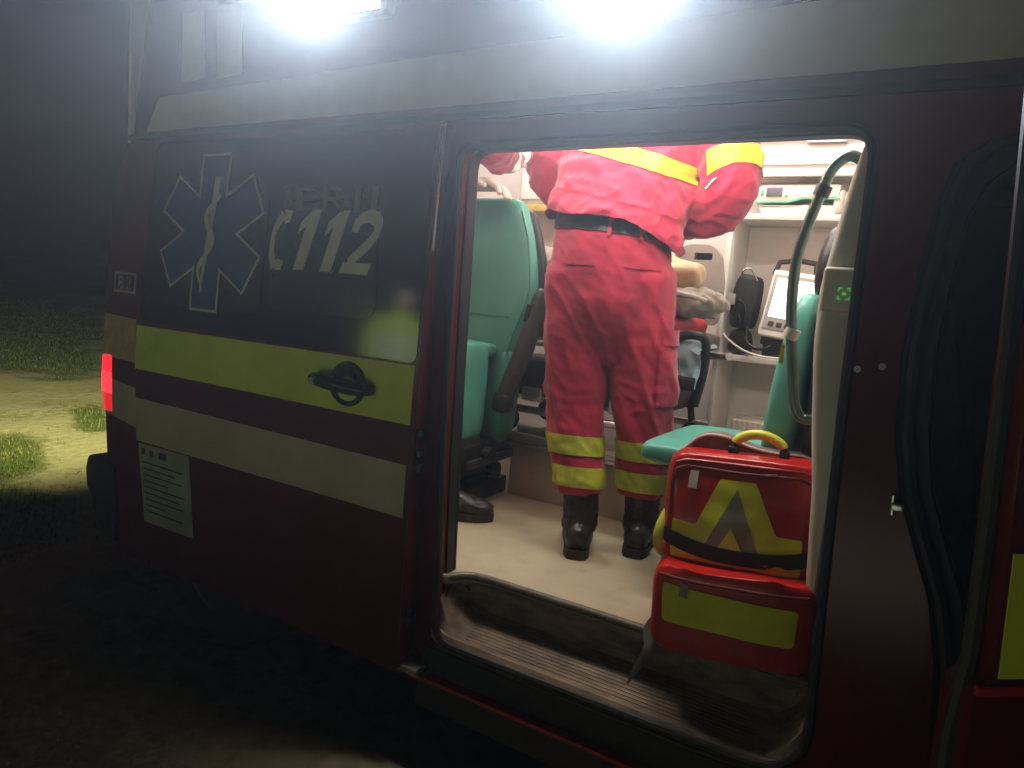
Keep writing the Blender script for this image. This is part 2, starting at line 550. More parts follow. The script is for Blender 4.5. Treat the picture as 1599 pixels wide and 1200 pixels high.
class Blob:
    """closed lofts and balls merged into one continuous surface"""
    def __init__(self):
        self.bm = bmesh.new()
    def loft(self, secs, seg=18, up=(0, 1, 0)):
        """secs: (centre, half width along side, half depth) along a path; rounded ends"""
        P = [Vector(s[0]) for s in secs]
        n = len(P)
        rings = []
        for i in range(n):
            t = (P[min(i + 1, n - 1)] - P[max(i - 1, 0)]).normalized()
            b = Vector(up) - t * Vector(up).dot(t)
            if b.length < 1e-3:
                b = t.orthogonal()
            b.normalize()
            a = b.cross(t).normalized()
            rings.append((P[i], a, b, secs[i][1], secs[i][2], t))
        full = []
        c, a, b, ra, rb, t = rings[0]
        r = min(ra, rb)
        for k in (0.25, 0.6, 0.9):
            q = math.sqrt(1 - (1 - k) ** 2)
            full.append((c - t * r * 0.6 * (1 - k), a, b, ra * q, rb * q))
        full += [x[:5] for x in rings]
        c, a, b, ra, rb, t = rings[-1]
        r = min(ra, rb)
        for k in (0.9, 0.6, 0.25):
            q = math.sqrt(1 - (1 - k) ** 2)
            full.append((c + t * r * 0.6 * (1 - k), a, b, ra * q, rb * q))
        vr = []
        for c, a, b, ra, rb in full:
            vr.append([self.bm.verts.new(c + a * ra * math.cos(2 * math.pi * k / seg) + b * rb * math.sin(2 * math.pi * k / seg)) for k in range(seg)])
        for A, B in zip(vr, vr[1:]):
            for k in range(seg):
                self.bm.faces.new((A[k], A[(k + 1) % seg], B[(k + 1) % seg], B[k]))
        self.bm.faces.new(vr[0][::-1])
        self.bm.faces.new(vr[-1])
    def limb(self, pts, rads, sub=5, seg=14):
        P = catmull([tuple(p) for p in pts], sub)
        rr = []
        for i in range(len(pts) - 1):
            for k in range(sub):
                rr.append(rads[i] + (rads[i + 1] - rads[i]) * k / sub)
        rr.append(rads[-1])
        up = (0, 1, 0) if abs((P[-1] - P[0]).normalized().y) < 0.8 else (0, 0, 1)
        self.loft([(p, r, r) for p, r in zip(P, rr)], seg, up)
    def ball(self, c, r, seg=16):
        rx, ry, rz = r if isinstance(r, (tuple, list)) else (r, r, r)
        res = bmesh.ops.create_uvsphere(self.bm, u_segments=seg, v_segments=seg // 2 + 2, radius=1.0)
        for v in res['verts']:
            v.co = Vector((v.co.x * rx, v.co.y * ry, v.co.z * rz)) + Vector(c)
    def mesh(self, voxel, smooth=6, wrinkle=None, factor=0.5):
        bmesh.ops.recalc_face_normals(self.bm, faces=self.bm.faces)
        me = bpy.data.meshes.new('blob')
        self.bm.to_mesh(me)
        self.bm.free()
        mods = [('REMESH', dict(mode='VOXEL', voxel_size=voxel))]
        if smooth:
            mods.append(('SMOOTH', dict(factor=factor, iterations=smooth)))
        out = evaluated(me, mods)
        if wrinkle:
            nor = [v.normal.copy() for v in out.vertices]
            for v, nn in zip(out.vertices, nor):
                v.co += nn * wrinkle(v.co, nn)
            out.update()
        return out

def band_on(me, name, mat, parent, cuts, lift=0.003, keep=None):
    """a strip of tape lying on mesh me between cutting planes (co, no): keeps the side no points away from"""
    bm = bmesh.new()
    bm.from_mesh(me)
    for co, no in cuts:
        bmesh.ops.bisect_plane(bm, geom=bm.verts[:] + bm.edges[:] + bm.faces[:], plane_co=co, plane_no=no, clear_outer=True)
    if keep:
        bmesh.ops.delete(bm, geom=[f for f in bm.faces if not keep(f.calc_center_median())], context='FACES')
    bm.normal_update()
    nor = {v: v.normal.copy() for v in bm.verts}
    for v, nn in nor.items():
        v.co += nn * lift
    return bm_obj(bm, name, mat, parent, 50, recalc=False)

def cloth_folds(amp, sx, sy, sz, seed, sharp=1.6):
    off = Vector((seed * 3.1, seed * 7.7, seed * 1.3))
    def f(co, nn):
        p = Vector((co.x * sx, co.y * sy, co.z * sz)) + off
        w = mnoise.noise(p * 0.5) * 0.6
        r = 1.0 - abs(mnoise.noise(p + Vector((w, w, w)))) * 2.0
        r = max(0.0, r) ** sharp
        return amp * (r - 0.35) + amp * 0.35 * mnoise.noise(p * 2.7)
    return f

# ================================================================== the ground
GRASS_SPOTS = [  # x, y, half length, half width, turn: tufts of grass beside the sandy track
    (-3.0, 0.25, 0.55, 0.30, -0.25), (-4.1, 0.75, 0.8, 0.25, -0.35), (-4.9, 1.75, 0.75, 0.16, -0.5), (-9.5, 3.6, 2.6, 0.7, -0.35),
    (-14.0, 6.0, 5.0, 1.2, -0.4), (-8.0, 5.6, 2.2, 0.5, -0.3), (-2.2, -2.2, 1.5, 1.0, 0.2), (-0.6, -2.6, 1.2, 0.9, 0.1),
    (-22.0, 9.0, 7.0, 2.2, -0.4), (-6.2, 0.9, 0.9, 0.25, -0.2)]

def cover_at(x, y):
    v = 0.0
    for cx, cy_, a, b, t in GRASS_SPOTS:
        dx, dy = x - cx, y - cy_
        u = (dx * math.cos(t) + dy * math.sin(t)) / a
        w = (-dx * math.sin(t) + dy * math.cos(t)) / b
        d = u * u + w * w + 0.75 * mnoise.noise(Vector((x * 1.6, y * 1.6, 3.3))) + 0.3 * mnoise.noise(Vector((x * 5, y * 5, 1.3)))
        v = max(v, 1.0 - d * 0.75)
    v += 0.30 * mnoise.noise(Vector((x * 0.5, y * 0.5, 9.1))) + 0.35 * mnoise.noise(Vector((x * 2.3, y * 2.3, 4.1))) + 0.15
    if x < -26:
        v += min(0.7, (-26 - x) * 0.05)
    return max(0.0, min(1.0, v))

def ground_h(x, y):
    near = max(0.0, 1.0 - max(abs(x) - 1.2, 0) / 1.2)
    k = 0.0 if abs(x) < 1.9 and -2.5 < y < 2.5 else 1.0
    return k * (0.02 * mnoise.noise(Vector((x * 0.9, y * 0.9, 0))) + 0.012 * mnoise.noise(Vector((x * 3.1, y * 3.1, 5))))

def build_ground():
    xs = [-200, -120, -70, -45] + list(np.arange(-32, -10, 0.5)) + list(np.arange(-10, -1.2, 0.1)) + list(np.arange(-1.2, 4.0, 0.4)) + [6, 10, 20, 45, 100, 200]
    ys = [-200, -90, -40, -20, -12] + list(np.arange(-8, -1.0, 0.5)) + list(np.arange(-1.0, 5.0, 0.1)) + list(np.arange(5.0, 16, 0.5)) + [18, 25, 40, 80, 200]
    nx, ny = len(xs), len(ys)
    vs = [(float(x), float(y), ground_h(x, y)) for x in xs for y in ys]
    fs = [(i * ny + j, (i + 1) * ny + j, (i + 1) * ny + j + 1, i * ny + j + 1) for i in range(nx - 1) for j in range(ny - 1)]
    me = bpy.data.meshes.new('ground')
    me.from_pydata(vs, [], fs)
    at = me.attributes.new('cover', 'FLOAT', 'POINT')
    at.data.foreach_set('value', [cover_at(v[0], v[1]) for v in vs])
    return structure(link(me, 'ground', 'ground', None, 60))
build_ground()

def build_grass():
    rnd = random.Random(3)
    vs, fs = [], []
    count = 0
    for _ in range(1):
        for _k in range(90000):
            dist = rnd.uniform(0.25, 1.0) ** 2.2 * 22.0
            ang = rnd.uniform(-0.62, 0.42)
            x = -1.2 - dist * math.cos(ang)
            y = 0.3 - dist * math.sin(ang)
            if x > -1.75 and y > -0.4:
                continue
            c_ = cover_at(x, y)
            if c_ < 0.12 or rnd.random() > (c_ * 1.1) ** 1.5:
                continue
            far = max(1.0, dist / 3.0)
            h = rnd.uniform(0.010, 0.038) * (0.6 + 0.6 * c_) * (1.0 + 0.05 * far)
            w0 = rnd.uniform(0.0015, 0.0032) * (0.8 + 0.35 * far)
            th = rnd.uniform(0, 2 * math.pi)
            le = rnd.uniform(0.2, 0.9) * h
            dx, dy = math.cos(th), math.sin(th)
            z = ground_h(x, y) - 0.005
            i = len(vs)
            vs += [(x - dy * w0, y + dx * w0, z), (x + dy * w0, y - dx * w0, z),
                   (x + dx * le * 0.35 + dy * w0 * 0.7, y + dy * le * 0.35 - dx * w0 * 0.7, z + h * 0.6),
                   (x + dx * le * 0.35 - dy * w0 * 0.7, y + dy * le * 0.35 + dx * w0 * 0.7, z + h * 0.6),
                   (x + dx * le, y + dy * le, z + h)]
            fs += [(i, i + 1, i + 2, i + 3), (i + 3, i + 2, i + 4)]
    me = bpy.data.meshes.new('grass')
    me.from_pydata(vs, [], fs)
    o = stuff(link(me, 'grass', 'grass', None, 0))
    o['label'] = 'short yellowish grass tufts beside the sandy track behind the ambulance'
    o['category'] = 'grass'
build_grass()

# ================================================================== the ambulance
AMB = empty('ambulance', (0, 0, 0))
tag(AMB, 'dark red ambulance van with lime stripes and its side door slid open at night', 'ambulance')

OPEN = round_poly([(-0.022, 1.738), (1.000, 1.746), (1.014, 1.16), (1.040, 0.372), (0.046, 0.362), (0.017, 1.09)],
                  [0.055, 0.07, 0.0, 0.13, 0.075, 0.0], 8)
cab_edge = [(1.262, 0.42), (1.256, 0.51), (1.240, 0.70), (1.213, 0.83), (1.165, 0.95), (1.135, 1.03), (1.112, 1.15), (1.104, 1.30),
            (1.110, 1.45), (1.122, 1.58), (1.145, 1.67), (1.190, 1.712), (1.26, 1.725)]
arch = [(-0.95 + 0.385 * math.cos(a), 0.32 + 0.385 * math.sin(a)) for a in np.linspace(math.pi + 0.26, -0.26, 18)]
side_outline = ([(-1.575, 0.34), (-1.56, 0.225)] + arch + [(1.262, 0.225)] + cab_edge + [(1.86, 1.725), (1.78, 1.812), (-1.60, 1.812), (-1.655, 1.62),
                (-1.664, 1.30), (-1.652, 1.15), (-1.630, 0.90), (-1.605, 0.60)])
side = skin('side_panel', [side_outline, OPEN], 0.0, 0.035, 'paint', AMB)
# rubber seal that frames the doorway, and the inner flange behind it
def on_side(p, off):
    return Vector((p[0], yb(p[1]) + off, p[1]))
def offset_loop(lp, d):
    out = []
    n = len(lp)
    for i in range(n):
        t = (Vector(lp[(i + 1) % n]) - Vector(lp[i - 1]))
        t.normalize()
        out.append(Vector(lp[i]) + Vector((-t.y, t.x)) * d)
    return out
tube('door_seal', [on_side(p, -0.004) for p in OPEN], 0.011, 'rubber', AMB, seg=8, closed=True)
inner = offset_loop(OPEN, 0.020)
skin('door_frame', [inner, offset_loop(OPEN, -0.006)[::-1]], 0.036, 0.035, 'rubber', AMB)
tube('inner_seal', [on_side(p, 0.078) for p in offset_loop(OPEN, 0.004)], 0.009, 'rubber', AMB, seg=8, closed=True)
# stamped edges along the pillar between doorway and cab
skin('pillar_rib', [[(1.052, 0.45), (1.060, 0.45), (1.048, 1.16), (1.040, 1.62), (1.034, 1.62), (1.041, 1.16)]], -0.004, 0.006, 'paint', AMB)
st = box('door_striker', (1.128, -0.030, 1.000), (1.150, 0.002, 1.016), 'chrome', AMB, 0.003)
tube('striker_loop', [(1.130, 0.006, 0.992), (1.130, -0.022, 0.992), (1.130, -0.022, 1.026), (1.130, 0.008, 1.026)], 0.004, 'chrome', st, seg=8)
for (x, z) in ((1.018, 1.262), (1.062, 1.272)):
    cyl('rivet', (x + 0.012, yb(z) + 0.002, z), (x + 0.012, yb(z) - 0.006, z), 0.007, 'chrome', AMB, 12)
# black sill below the doorway with its lips, and the red crease under it, its highlight painted in
def bow(z):
    return yb(z)
skin('sill', [[(0.00, 0.268), (1.258, 0.268), (1.258, 0.345), (0.02, 0.340)]], -0.006, 0.006, 'black', AMB)
tube('sill_lip', [(0.06, -0.004, 0.352), (0.4, -0.006, 0.350), (0.8, -0.006, 0.352), (1.00, -0.004, 0.362), (1.045, -0.004, 0.40)], 0.006, 'dark_grey', AMB, seg=8)
skin('lit_crease', [[(-0.02, 0.250), (1.26, 0.254), (1.26, 0.264), (-0.02, 0.260)]], -0.030, 0.030, 'paint_lit', AMB, zstep=0)
skin('skirt', [[(0.0, 0.16), (1.262, 0.16), (1.262, 0.248), (0.0, 0.244)]], -0.010, 0.02, 'black', AMB, zstep=0)

# ---- raised roof
def roof_profile():
    pts = []
    for z in (1.822, 1.90, 2.0, 2.1, 2.2, 2.3, 2.38):
        pts.append((yb(z) - 0.008, z))
    y0 = yb(2.38)
    for a in np.linspace(0.15, math.pi / 2, 7):
        pts.append((y0 + 0.14 * (1 - math.cos(a)) - 0.008, 2.38 + 0.13 * math.sin(a)))
    pts.append((0.5, 2.525)); pts.append((0.89, 2.53))
    return pts + [(1.78 - p[0], p[1]) for p in pts[-2::-1]]
def build_roof():
    prof = roof_profile()
    bm = bmesh.new()
    stations = [(-1.60, 0.93, 0.03), (-1.57, 0.985, 0.01), (-1.50, 1.0, 0.0), (0.0, 1.0, 0.0), (1.15, 1.0, 0.0), (1.55, 0.93, 0.0), (1.86, 0.70, 0.0), (2.0, 0.35, 0.0)]
    rows = []
    for x, k, ins in stations:
        rows.append([bm.verts.new((x, y + (ins if y < 0.89 else -ins), 1.822 + (z - 1.822) * k)) for y, z in prof])
    for A, B in zip(rows, rows[1:]):
        for i in range(len(prof) - 1):
            bm.faces.new((A[i], A[i + 1], B[i + 1], B[i]))
    bm.faces.new(rows[0])
    return bm_obj(bm, 'raised_roof', 'paint_roof', AMB, 40)
roof = build_roof()
skin('drip_rail', [[(-1.58, 1.808), (1.80, 1.808), (1.80, 1.826), (-1.58, 1.826)]], -0.012, 0.03, 'rubber', AMB, zstep=0)
skin('roof_stripe', [[(-1.470, 1.834), (1.75, 1.862), (1.75, 2.020), (0.82, 2.008), (-0.10, 1.992), (-1.415, 1.958)]], -0.0105, 0.0015, 'cream', roof)
for x0, x1, s in ((-1.290, -1.155, 0.0), (-1.095, -0.960, 0.0)):
    skin('roof_bar', [[(x0, 2.002), (x1, 2.008), (x1 - 0.055, 2.25), (x0 - 0.045, 2.25)]], -0.0105, 0.0015, 'cream', roof)

# ---- work lamps on the roof flank (lit)
def work_lamp(x0, x1, z0, z1, power):
    zc = (z0 + z1) / 2
    yc = yb(zc)
    h = box('work_lamp', (x0 - 0.02, yc - 0.052, z0 - 0.014), (x1 + 0.02, yc + 0.01, z1 + 0.016), 'black', AMB, 0.012, 3)
    box('lens', (x0, yc - 0.058, z0), (x1, yc - 0.050, z1), 'lamp_lens', h, 0.003)
    l = bpy.data.lights.new('work_lamp_light', 'SPOT')
    l.energy = P_FLOOD * power
    l.color = (0.76, 0.87, 1.0)
    l.spot_size = R(142)
    l.spot_blend = 1.0
    l.shadow_soft_size = 0.05
    o = bpy.data.objects.new('work_lamp_light', l)
    COL.objects.link(o)
    o.location = ((x0 + x1) / 2, yc - 0.075, zc)
    d = Vector((0.0, -1.0, 0.24))
    o.rotation_euler = d.to_track_quat('-Z', 'Y').to_euler()
    o.parent = h
work_lamp(-0.64, -0.34, 2.130, 2.190, 1.25)
work_lamp(0.38, 0.53, 2.085, 2.118, 0.75)

# ---- rear of the van
def rear_x(z):
    return float(np.interp(z, [0.34, 0.6, 0.9, 1.15, 1.3, 1.62, 1.82], [-1.575, -1.605, -1.63, -1.652, -1.664, -1.655, -1.60]))
def build_rear():
    bm = bmesh.new()
    zs = [0.34, 0.5, 0.7, 0.9, 1.05, 1.2, 1.35, 1.5, 1.65, 1.815]
    rows = []
    for z in zs:
        x = rear_x(z)
        y0 = yb(z)
        ys = [(0.035, 0.0), (0.004, 0.0), (0.02, -0.022), (0.07, -0.045), (0.25, -0.06), (0.89, -0.07)]
        row = [(x + dx, y0 + yy, z) for yy, dx in ys]
        row += [(p[0], 1.78 - p[1], p[2]) for p in row[-2::-1]]
        rows.append([bm.verts.new(p) for p in row])
    for A, B in zip(rows, rows[1:]):
        for i in range(len(A) - 1):
            bm.faces.new((A[i], A[i + 1], B[i + 1], B[i]))
    return bm_obj(bm, 'tailgate', 'paint', AMB, 40)
gate = build_rear()
prism('rear_window', round_poly([(0.25, 1.22), (1.53, 1.22), (1.46, 1.74), (0.32, 1.74)], 0.06), -1.742, -1.725, 'glass_dark', gate, 0.003, axis='x')
def tail_lamp(flip, z0, z1, mat):
    bm = bmesh.new()
    zs = np.linspace(z0, z1, 9)
    rows = []
    for i, z in enumerate(zs):
        e = max(0.05, 1.0 - abs((z - 0.88) / 0.13))
        x = rear_x(z)
        y0 = yb(z)
        k = 0.010 + 0.022 * e ** 0.5
        ys = [(-0.002, 0.05), (-0.006, 0.02), (0.0, -k * 0.8), (0.02, -0.022 - k), (0.06, -0.045 - k), (0.10, -0.05)]
        rows.append([bm.verts.new((x + dx, (y0 + yy) if not flip else 1.78 - (y0 + yy), z)) for yy, dx in ys])
    for A, B in zip(rows, rows[1:]):
        for j in range(len(A) - 1):
            bm.faces.new((A[j], A[j + 1], B[j + 1], B[j]))
    o = bm_obj(bm, 'tail_lamp', mat, AMB, 50)
MT['tail_hot'] = M('tail_lamp_lens_bright', (0.6, 0.01, 0.02), 0.2, emit=(1.0, 0.03, 0.04), estr=1.9)
MT['tail_dim'] = M('tail_lamp_lens_dim', (0.5, 0.01, 0.02), 0.2, emit=(1.0, 0.02, 0.03), estr=0.7)
for fl in (False, True):
    tail_lamp(fl, 0.772, 0.838, 'tail_dim')
    tail_lamp(fl, 0.841, 0.925, 'tail_hot')
    tail_lamp(fl, 0.928, 0.990, 'tail')
prism('rear_bumper', round_poly([(-1.63, 0.27), (-1.52, 0.25), (-1.54, 0.56), (-1.655, 0.585), (-1.715, 0.575), (-1.735, 0.52), (-1.725, 0.44), (-1.69, 0.42), (-1.68, 0.34)], 0.02), -0.015, 1.795, 'black', AMB, 0.01)
# stripes and the unit mark on the rear quarter
skin('lime_stripe', [[(-1.650, 0.985), (-1.32, 0.975), (-1.32, 1.135), (-1.648, 1.150)]], -0.0015, 0.0015, 'lime_tail_tint', side)  # lime stripe, tail lamp glow painted into its colour
skin('beige_stripe', [[(-1.618, 0.765), (-1.30, 0.715), (-1.30, 0.870), (-1.628, 0.905)]], -0.0015, 0.0015, 'cream', side)
mk = rrect(-1.602, -1.462, 1.236, 1.312, 0.002, 2)
skin('mark_frame', [mk, rrect(-1.594, -1.470, 1.2435, 1.3045, 0.002, 2)], -0.0015, 0.0015, 'grey_film', side, zstep=0)
lettering('mark_letter', 'B', -1.573, -1.538, 1.250, 1.298, -0.0015, 'grey_film', side, bold=0.01)
lettering('mark_digit', '2', -1.526, -1.491, 1.250, 1.298, -0.0015, 'grey_film', side, bold=0.01)
# rear work lamp lighting the track behind the van
rl = box('rear_work_lamp', (-1.66, 0.72, 2.06), (-1.585, 1.06, 2.14), 'black', AMB, 0.01)
box('lens', (-1.668, 0.74, 2.07), (-1.660, 1.04, 2.13), 'lamp_lens', rl, 0.002)
l = bpy.data.lights.new('rear_lamp_light', 'SPOT')
l.energy = P_REAR
l.color = (0.93, 0.97, 0.46)
l.spot_size = R(116)
l.spot_blend = 1.0
l.shadow_soft_size = 0.08
lo = bpy.data.objects.new('rear_lamp_light', l)
COL.objects.link(lo)
lo.location = (-1.70, 0.89, 2.10)
lo.rotation_euler = Vector((-1.0, 0.16, -0.05)).to_track_quat('-Z', 'Y').to_euler()
lo.parent = rl

# ---- far flank, underbody, cab front
far_outline = [(-1.575, 0.25), (2.0, 0.25), (2.0, 1.15), (1.78, 1.812), (-1.60, 1.812), (-1.66, 1.3)]
skin('far_side_panel', [far_outline], 0.0, 0.03, 'paint', AMB, map_=lambda c: Vector((c.x, 1.78 - c.y, c.z)))
box('underbody', (-1.55, 0.06, 0.20), (2.0, 1.72, 0.30), 'black', AMB, 0.02)
prism('front_end', round_poly([(2.0, 0.26), (2.80, 0.28), (2.86, 0.55), (2.80, 0.92), (2.48, 1.10), (2.0, 1.16)], 0.05), 0.0, 1.78, 'paint', AMB, 0.04, seg=3)
prism('windscreen', [(2.44, 1.11), (2.47, 1.12), (1.86, 1.81), (1.83, 1.80)], 0.10, 1.68, 'glass_dark', AMB, 0.004)
for y in (0.07, 1.71):
    tube('windscreen_pillar', [(2.46, y, 1.10), (2.15, y, 1.46), (1.84, y, 1.81)], 0.04, 'paint', AMB)
box('cab_bulkhead', (1.052, 0.26, 0.30), (1.072, 1.70, 2.44), 'cab_dark', AMB, 0.002)
box('cab_floor', (1.072, 0.10, 0.42), (2.0, 1.70, 0.46), 'cab_dark', AMB, 0.004)
box('dashboard', (1.75, 0.10, 0.80), (2.1, 1.68, 1.12), 'cab_dark', AMB, 0.05, 3)
# rubber round the cab doorway, stepped back from the pillar
cab_in = [Vector((p[0] + 0.022, p[1])) for p in cab_edge]
tube('cab_seal', [on_side(p, 0.012) for p in cab_in], 0.013, 'rubber', AMB, seg=8)
skin('cab_jamb', [[(p[0] - 0.01, p[1]) for p in cab_edge] + [(p[0] + 0.055, p[1] - (0.03 if p[1] > 1.6 else 0)) for p in cab_edge[::-1]]], 0.036, 0.03, 'rubber', AMB)
tube('jamb_seal', [on_side((p[0] + 0.05, p[1] - (0.025 if p[1] > 1.6 else 0)), 0.07) for p in cab_edge], 0.012, 'black_gloss', AMB, seg=8)

def make_wheel(x, y, out):
    w = empty('wheel', (x, y, 0.318))
    w.parent = AMB
    def lathe(name, prof, mat):
        bm = bmesh.new()
        n = 36
        rows = [[bm.verts.new((r * math.cos(2 * math.pi * k / n), yy * out, r * math.sin(2 * math.pi * k / n))) for k in range(n)] for yy, r in prof]
        for A, B in zip(rows, rows[1:]):
            for k in range(n):
                bm.faces.new((A[k], A[(k + 1) % n], B[(k + 1) % n], B[k]))
        bm.faces.new(rows[0]); bm.faces.new(rows[-1])
        o = bm_obj(bm, name, mat, w, 40)
    lathe('tyre', [(0.09, 0.20), (0.095, 0.26), (0.085, 0.305), (0.06, 0.318), (-0.06, 0.318), (-0.085, 0.305), (-0.095, 0.26), (-0.09, 0.20)], 'tyre')
    lathe('rim', [(-0.092, 0.05), (-0.098, 0.07), (-0.07, 0.11), (-0.075, 0.17), (-0.096, 0.205), (-0.02, 0.20), (-0.02, 0.0001)], 'rubber')
make_wheel(-0.95, 0.14, 1)
make_wheel(2.32, 0.12, 1)
make_wheel(-0.95, 1.64, -1)
make_wheel(2.32, 1.66, -1)

# ---- sliding door, pushed back along the flank
DO = -0.060
door_outline = round_poly([(-1.325, 1.800), (-0.050, 1.796), (-0.030, 1.06), (-0.026, 0.268), (-1.245, 0.268), (-1.305, 0.60), (-1.345, 1.13)],
                          [0.05, 0.02, 0.0, 0.03, 0.05, 0.0, 0.0], 5)
door = skin('sliding_door', [door_outline], DO, 0.053, 'paint', AMB)
tube('edge_rubber', [(-0.034 - 0.020 * max(0, (z - 1.06) / 0.74), yb(z) + DO + 0.002, z) for z in np.linspace(0.30, 1.785, 14)], 0.003, 'rubber', door, seg=8)
tube('edge_highlight', [(-0.030 - 0.020 * max(0, (z - 1.06) / 0.74), yb(z) + DO + 0.010, z) for z in np.linspace(1.45, 1.79, 6)], 0.0045, 'alu', door, seg=8)  # aluminium tube added to draw the highlight on the door's edge
for z in (0.955, 0.900, 0.860, 0.44, 0.41):
    box('door_latch', (-0.030, DO + 0.008, z - 0.012), (-0.012, DO + 0.040, z + 0.012), 'black_gloss', door, 0.003)
box('lower_guide', (-0.045, -0.055, 0.268), (0.03, 0.0, 0.292), 'alu', door, 0.006)
skin('glazing', [round_poly([(-1.318, 1.150), (-0.045, 1.145), (-0.066, 1.775), (-1.300, 1.778)], 0.03)], DO - 0.003, 0.003, 'glass_dark', door)
pane = round_poly([(-0.655, 1.242), (-0.205, 1.250), (-0.235, 1.585), (-0.655, 1.580)], [0.03, 0.05, 0.05, 0.03])
MT['pane'] = M('smoked_pane', (0.035, 0.040, 0.040), 0.14, var=0.15, scale=3, coat=0.6, rvar=0.05)
skin('sliding_pane', [pane], DO - 0.0055, 0.0025, 'pane', door)
skin('fixed_pane', [round_poly([(-1.200, 1.218), (-0.690, 1.222), (-0.690, 1.60), (-1.175, 1.60)], 0.045)], DO - 0.0055, 0.0025, 'pane', door)
skin('lime_stripe', [[(-1.335, 0.973), (-0.048, 0.975), (-0.050, 1.138), (-1.338, 1.130)]], DO - 0.0015, 0.0015, 'lime', door)
skin('beige_stripe', [[(-1.310, 0.712), (-0.050, 0.714), (-0.050, 0.863), (-1.326, 0.868)]], DO - 0.0015, 0.0015, 'cream', door)
skin('crease', [[(-1.335, 0.958), (-0.03, 0.960), (-0.03, 0.968), (-1.335, 0.966)]], DO - 0.005, 0.006, 'paint', door, zstep=0)
# six-armed star emblem
SX, SZ = -0.962, 1.4705
def star(w, L, grow=0.0):
    pts = []
    for k in range(6):
        a = math.pi / 2 + k * math.pi / 3
        d = Vector((math.cos(a), math.sin(a)))
        n = Vector((-d.y, d.x))
        hw = w / 2 + grow
        inr = hw / math.tan(math.pi / 6)
        pts += [Vector((SX, SZ)) + d * inr - n * hw, Vector((SX, SZ)) + d * (L + grow) - n * hw, Vector((SX, SZ)) + d * (L + grow) + n * hw]
    out = []
    for p in pts:
        if not out or (p - out[-1]).length > 1e-4:
            out.append(p)
    return out
s_in, s_out = star(0.128, 0.252), star(0.128, 0.252, 0.0085)
skin('star_emblem', [s_in], DO - 0.0080, 0.0015, 'navy', door)
skin('star_outline', [s_out, s_in], DO - 0.0082, 0.0016, 'grey_film', door)
skin('staff', [ribbon([(SX + 0.022 - 0.046 * t, SZ + 0.185 - 0.385 * t) for t in np.linspace(0, 1, 10)], [0.030, 0.028, 0.026, 0.024, 0.022, 0.02, 0.018, 0.015, 0.011, 0.006])],
     DO - 0.0096, 0.0014, 'grey_film', door)
sn = []
for t in np.linspace(0, 1, 46):
    cx = SX + 0.018 - 0.046 * t
    sn.append((cx + 0.030 * (1 - 0.35 * t) * math.sin(2.1 * math.pi * (t * 1.75) + 2.2), SZ + 0.125 - 0.325 * t))
skin('snake', [ribbon(sn, [0.014 + 0.008 * math.sin(math.pi * min(1, k / 30.0)) if k < 30 else 0.020 * (1 - (k - 30) / 17.0) for k in range(46)])], DO - 0.0110, 0.0014, 'khaki_film', door)
def digit(name, polys, x0, w):
    H_ = 0.180
    for k, lp in enumerate(polys):
        skin(name, [[(x0 + p[0] * w + 0.30 * p[1] * H_, 1.372 + p[1] * H_) for p in lp]], DO - 0.0080 - 0.0004 * k, 0.0015, 'khaki_film', door)
one = [(0.34, 0.0), (1.0, 0.0), (1.0, 1.0), (0.52, 1.0), (-0.05, 0.80), (-0.05, 0.60), (0.34, 0.74)]
two = ribbon(catmull([(0.10, 0.66), (0.13, 0.82), (0.30, 0.905), (0.52, 0.905), (0.72, 0.82), (0.76, 0.66), (0.66, 0.50), (0.42, 0.32), (0.22, 0.15)], 5), 0.21)
digit('digit_one', [one], -0.573, 0.066)
digit('digit_one', [one], -0.459, 0.066)
digit('digit_two', [two, [(0.02, 0.0), (0.90, 0.0), (0.90, 0.18), (0.05, 0.18)]], -0.362, 0.126)
ph = catmull([(-0.612, 1.536), (-0.640, 1.500), (-0.652, 1.455), (-0.650, 1.41), (-0.636, 1.374)], 6)
ph_w = [0.030 - 0.010 * math.sin(math.pi * k / (len(ph) - 1)) for k in range(len(ph))]
skin('telephone_mark', [ribbon(ph, ph_w)], DO - 0.0080, 0.0015, 'khaki_film', door)
skin('telephone_earpiece', [[(-0.606, 1.508), (-0.586, 1.512), (-0.572, 1.548), (-0.606, 1.552)]], DO - 0.0080, 0.0015, 'khaki_film', door, zstep=0)
skin('telephone_mouthpiece', [[(-0.632, 1.368), (-0.606, 1.366), (-0.598, 1.396), (-0.626, 1.402)]], DO - 0.0080, 0.0015, 'khaki_film', door, zstep=0)
for ch, x0, x1 in (('I', -0.612, -0.592), ('E', -0.560, -0.480), ('R', -0.452, -0.362), ('I', -0.326, -0.304), ('I', -0.262, -0.240)):
    lettering('faint_letter', ch, x0, x1, 1.548, 1.618, DO - 0.0080, 'faint_film', door)
skin('notice', [[(-1.297, 0.706), (-1.002, 0.708), (-0.965, 0.424), (-1.250, 0.420)]], DO - 0.0025, 0.0015, 'notice', door)
for k, (x, z, w) in enumerate(((-1.262, 0.680, 0.020), (-1.215, 0.678, 0.024), (-1.150, 0.680, 0.045))):
    skin('notice_logo', [rrect(x - w / 2, x + w / 2, z - 0.012, z + 0.012, 0.006, 3)], DO - 0.0040, 0.0015, 'notice_print', door, zstep=0)
for k in range(9):
    z = 0.640 - k * 0.022
    e = (1.0, 0.8, 0.93, 0.6, 1.0, 0.88, 0.95, 0.5, 0.9)[k]
    x0 = -1.275 + (0.706 - z) * 0.15
    skin('notice_line', [[(x0, z - 0.0025), (x0 + 0.235 * e, z - 0.0025), (x0 + 0.235 * e, z + 0.0025), (x0, z + 0.0025)]], DO - 0.0040, 0.0015, 'notice_print', door, zstep=0)
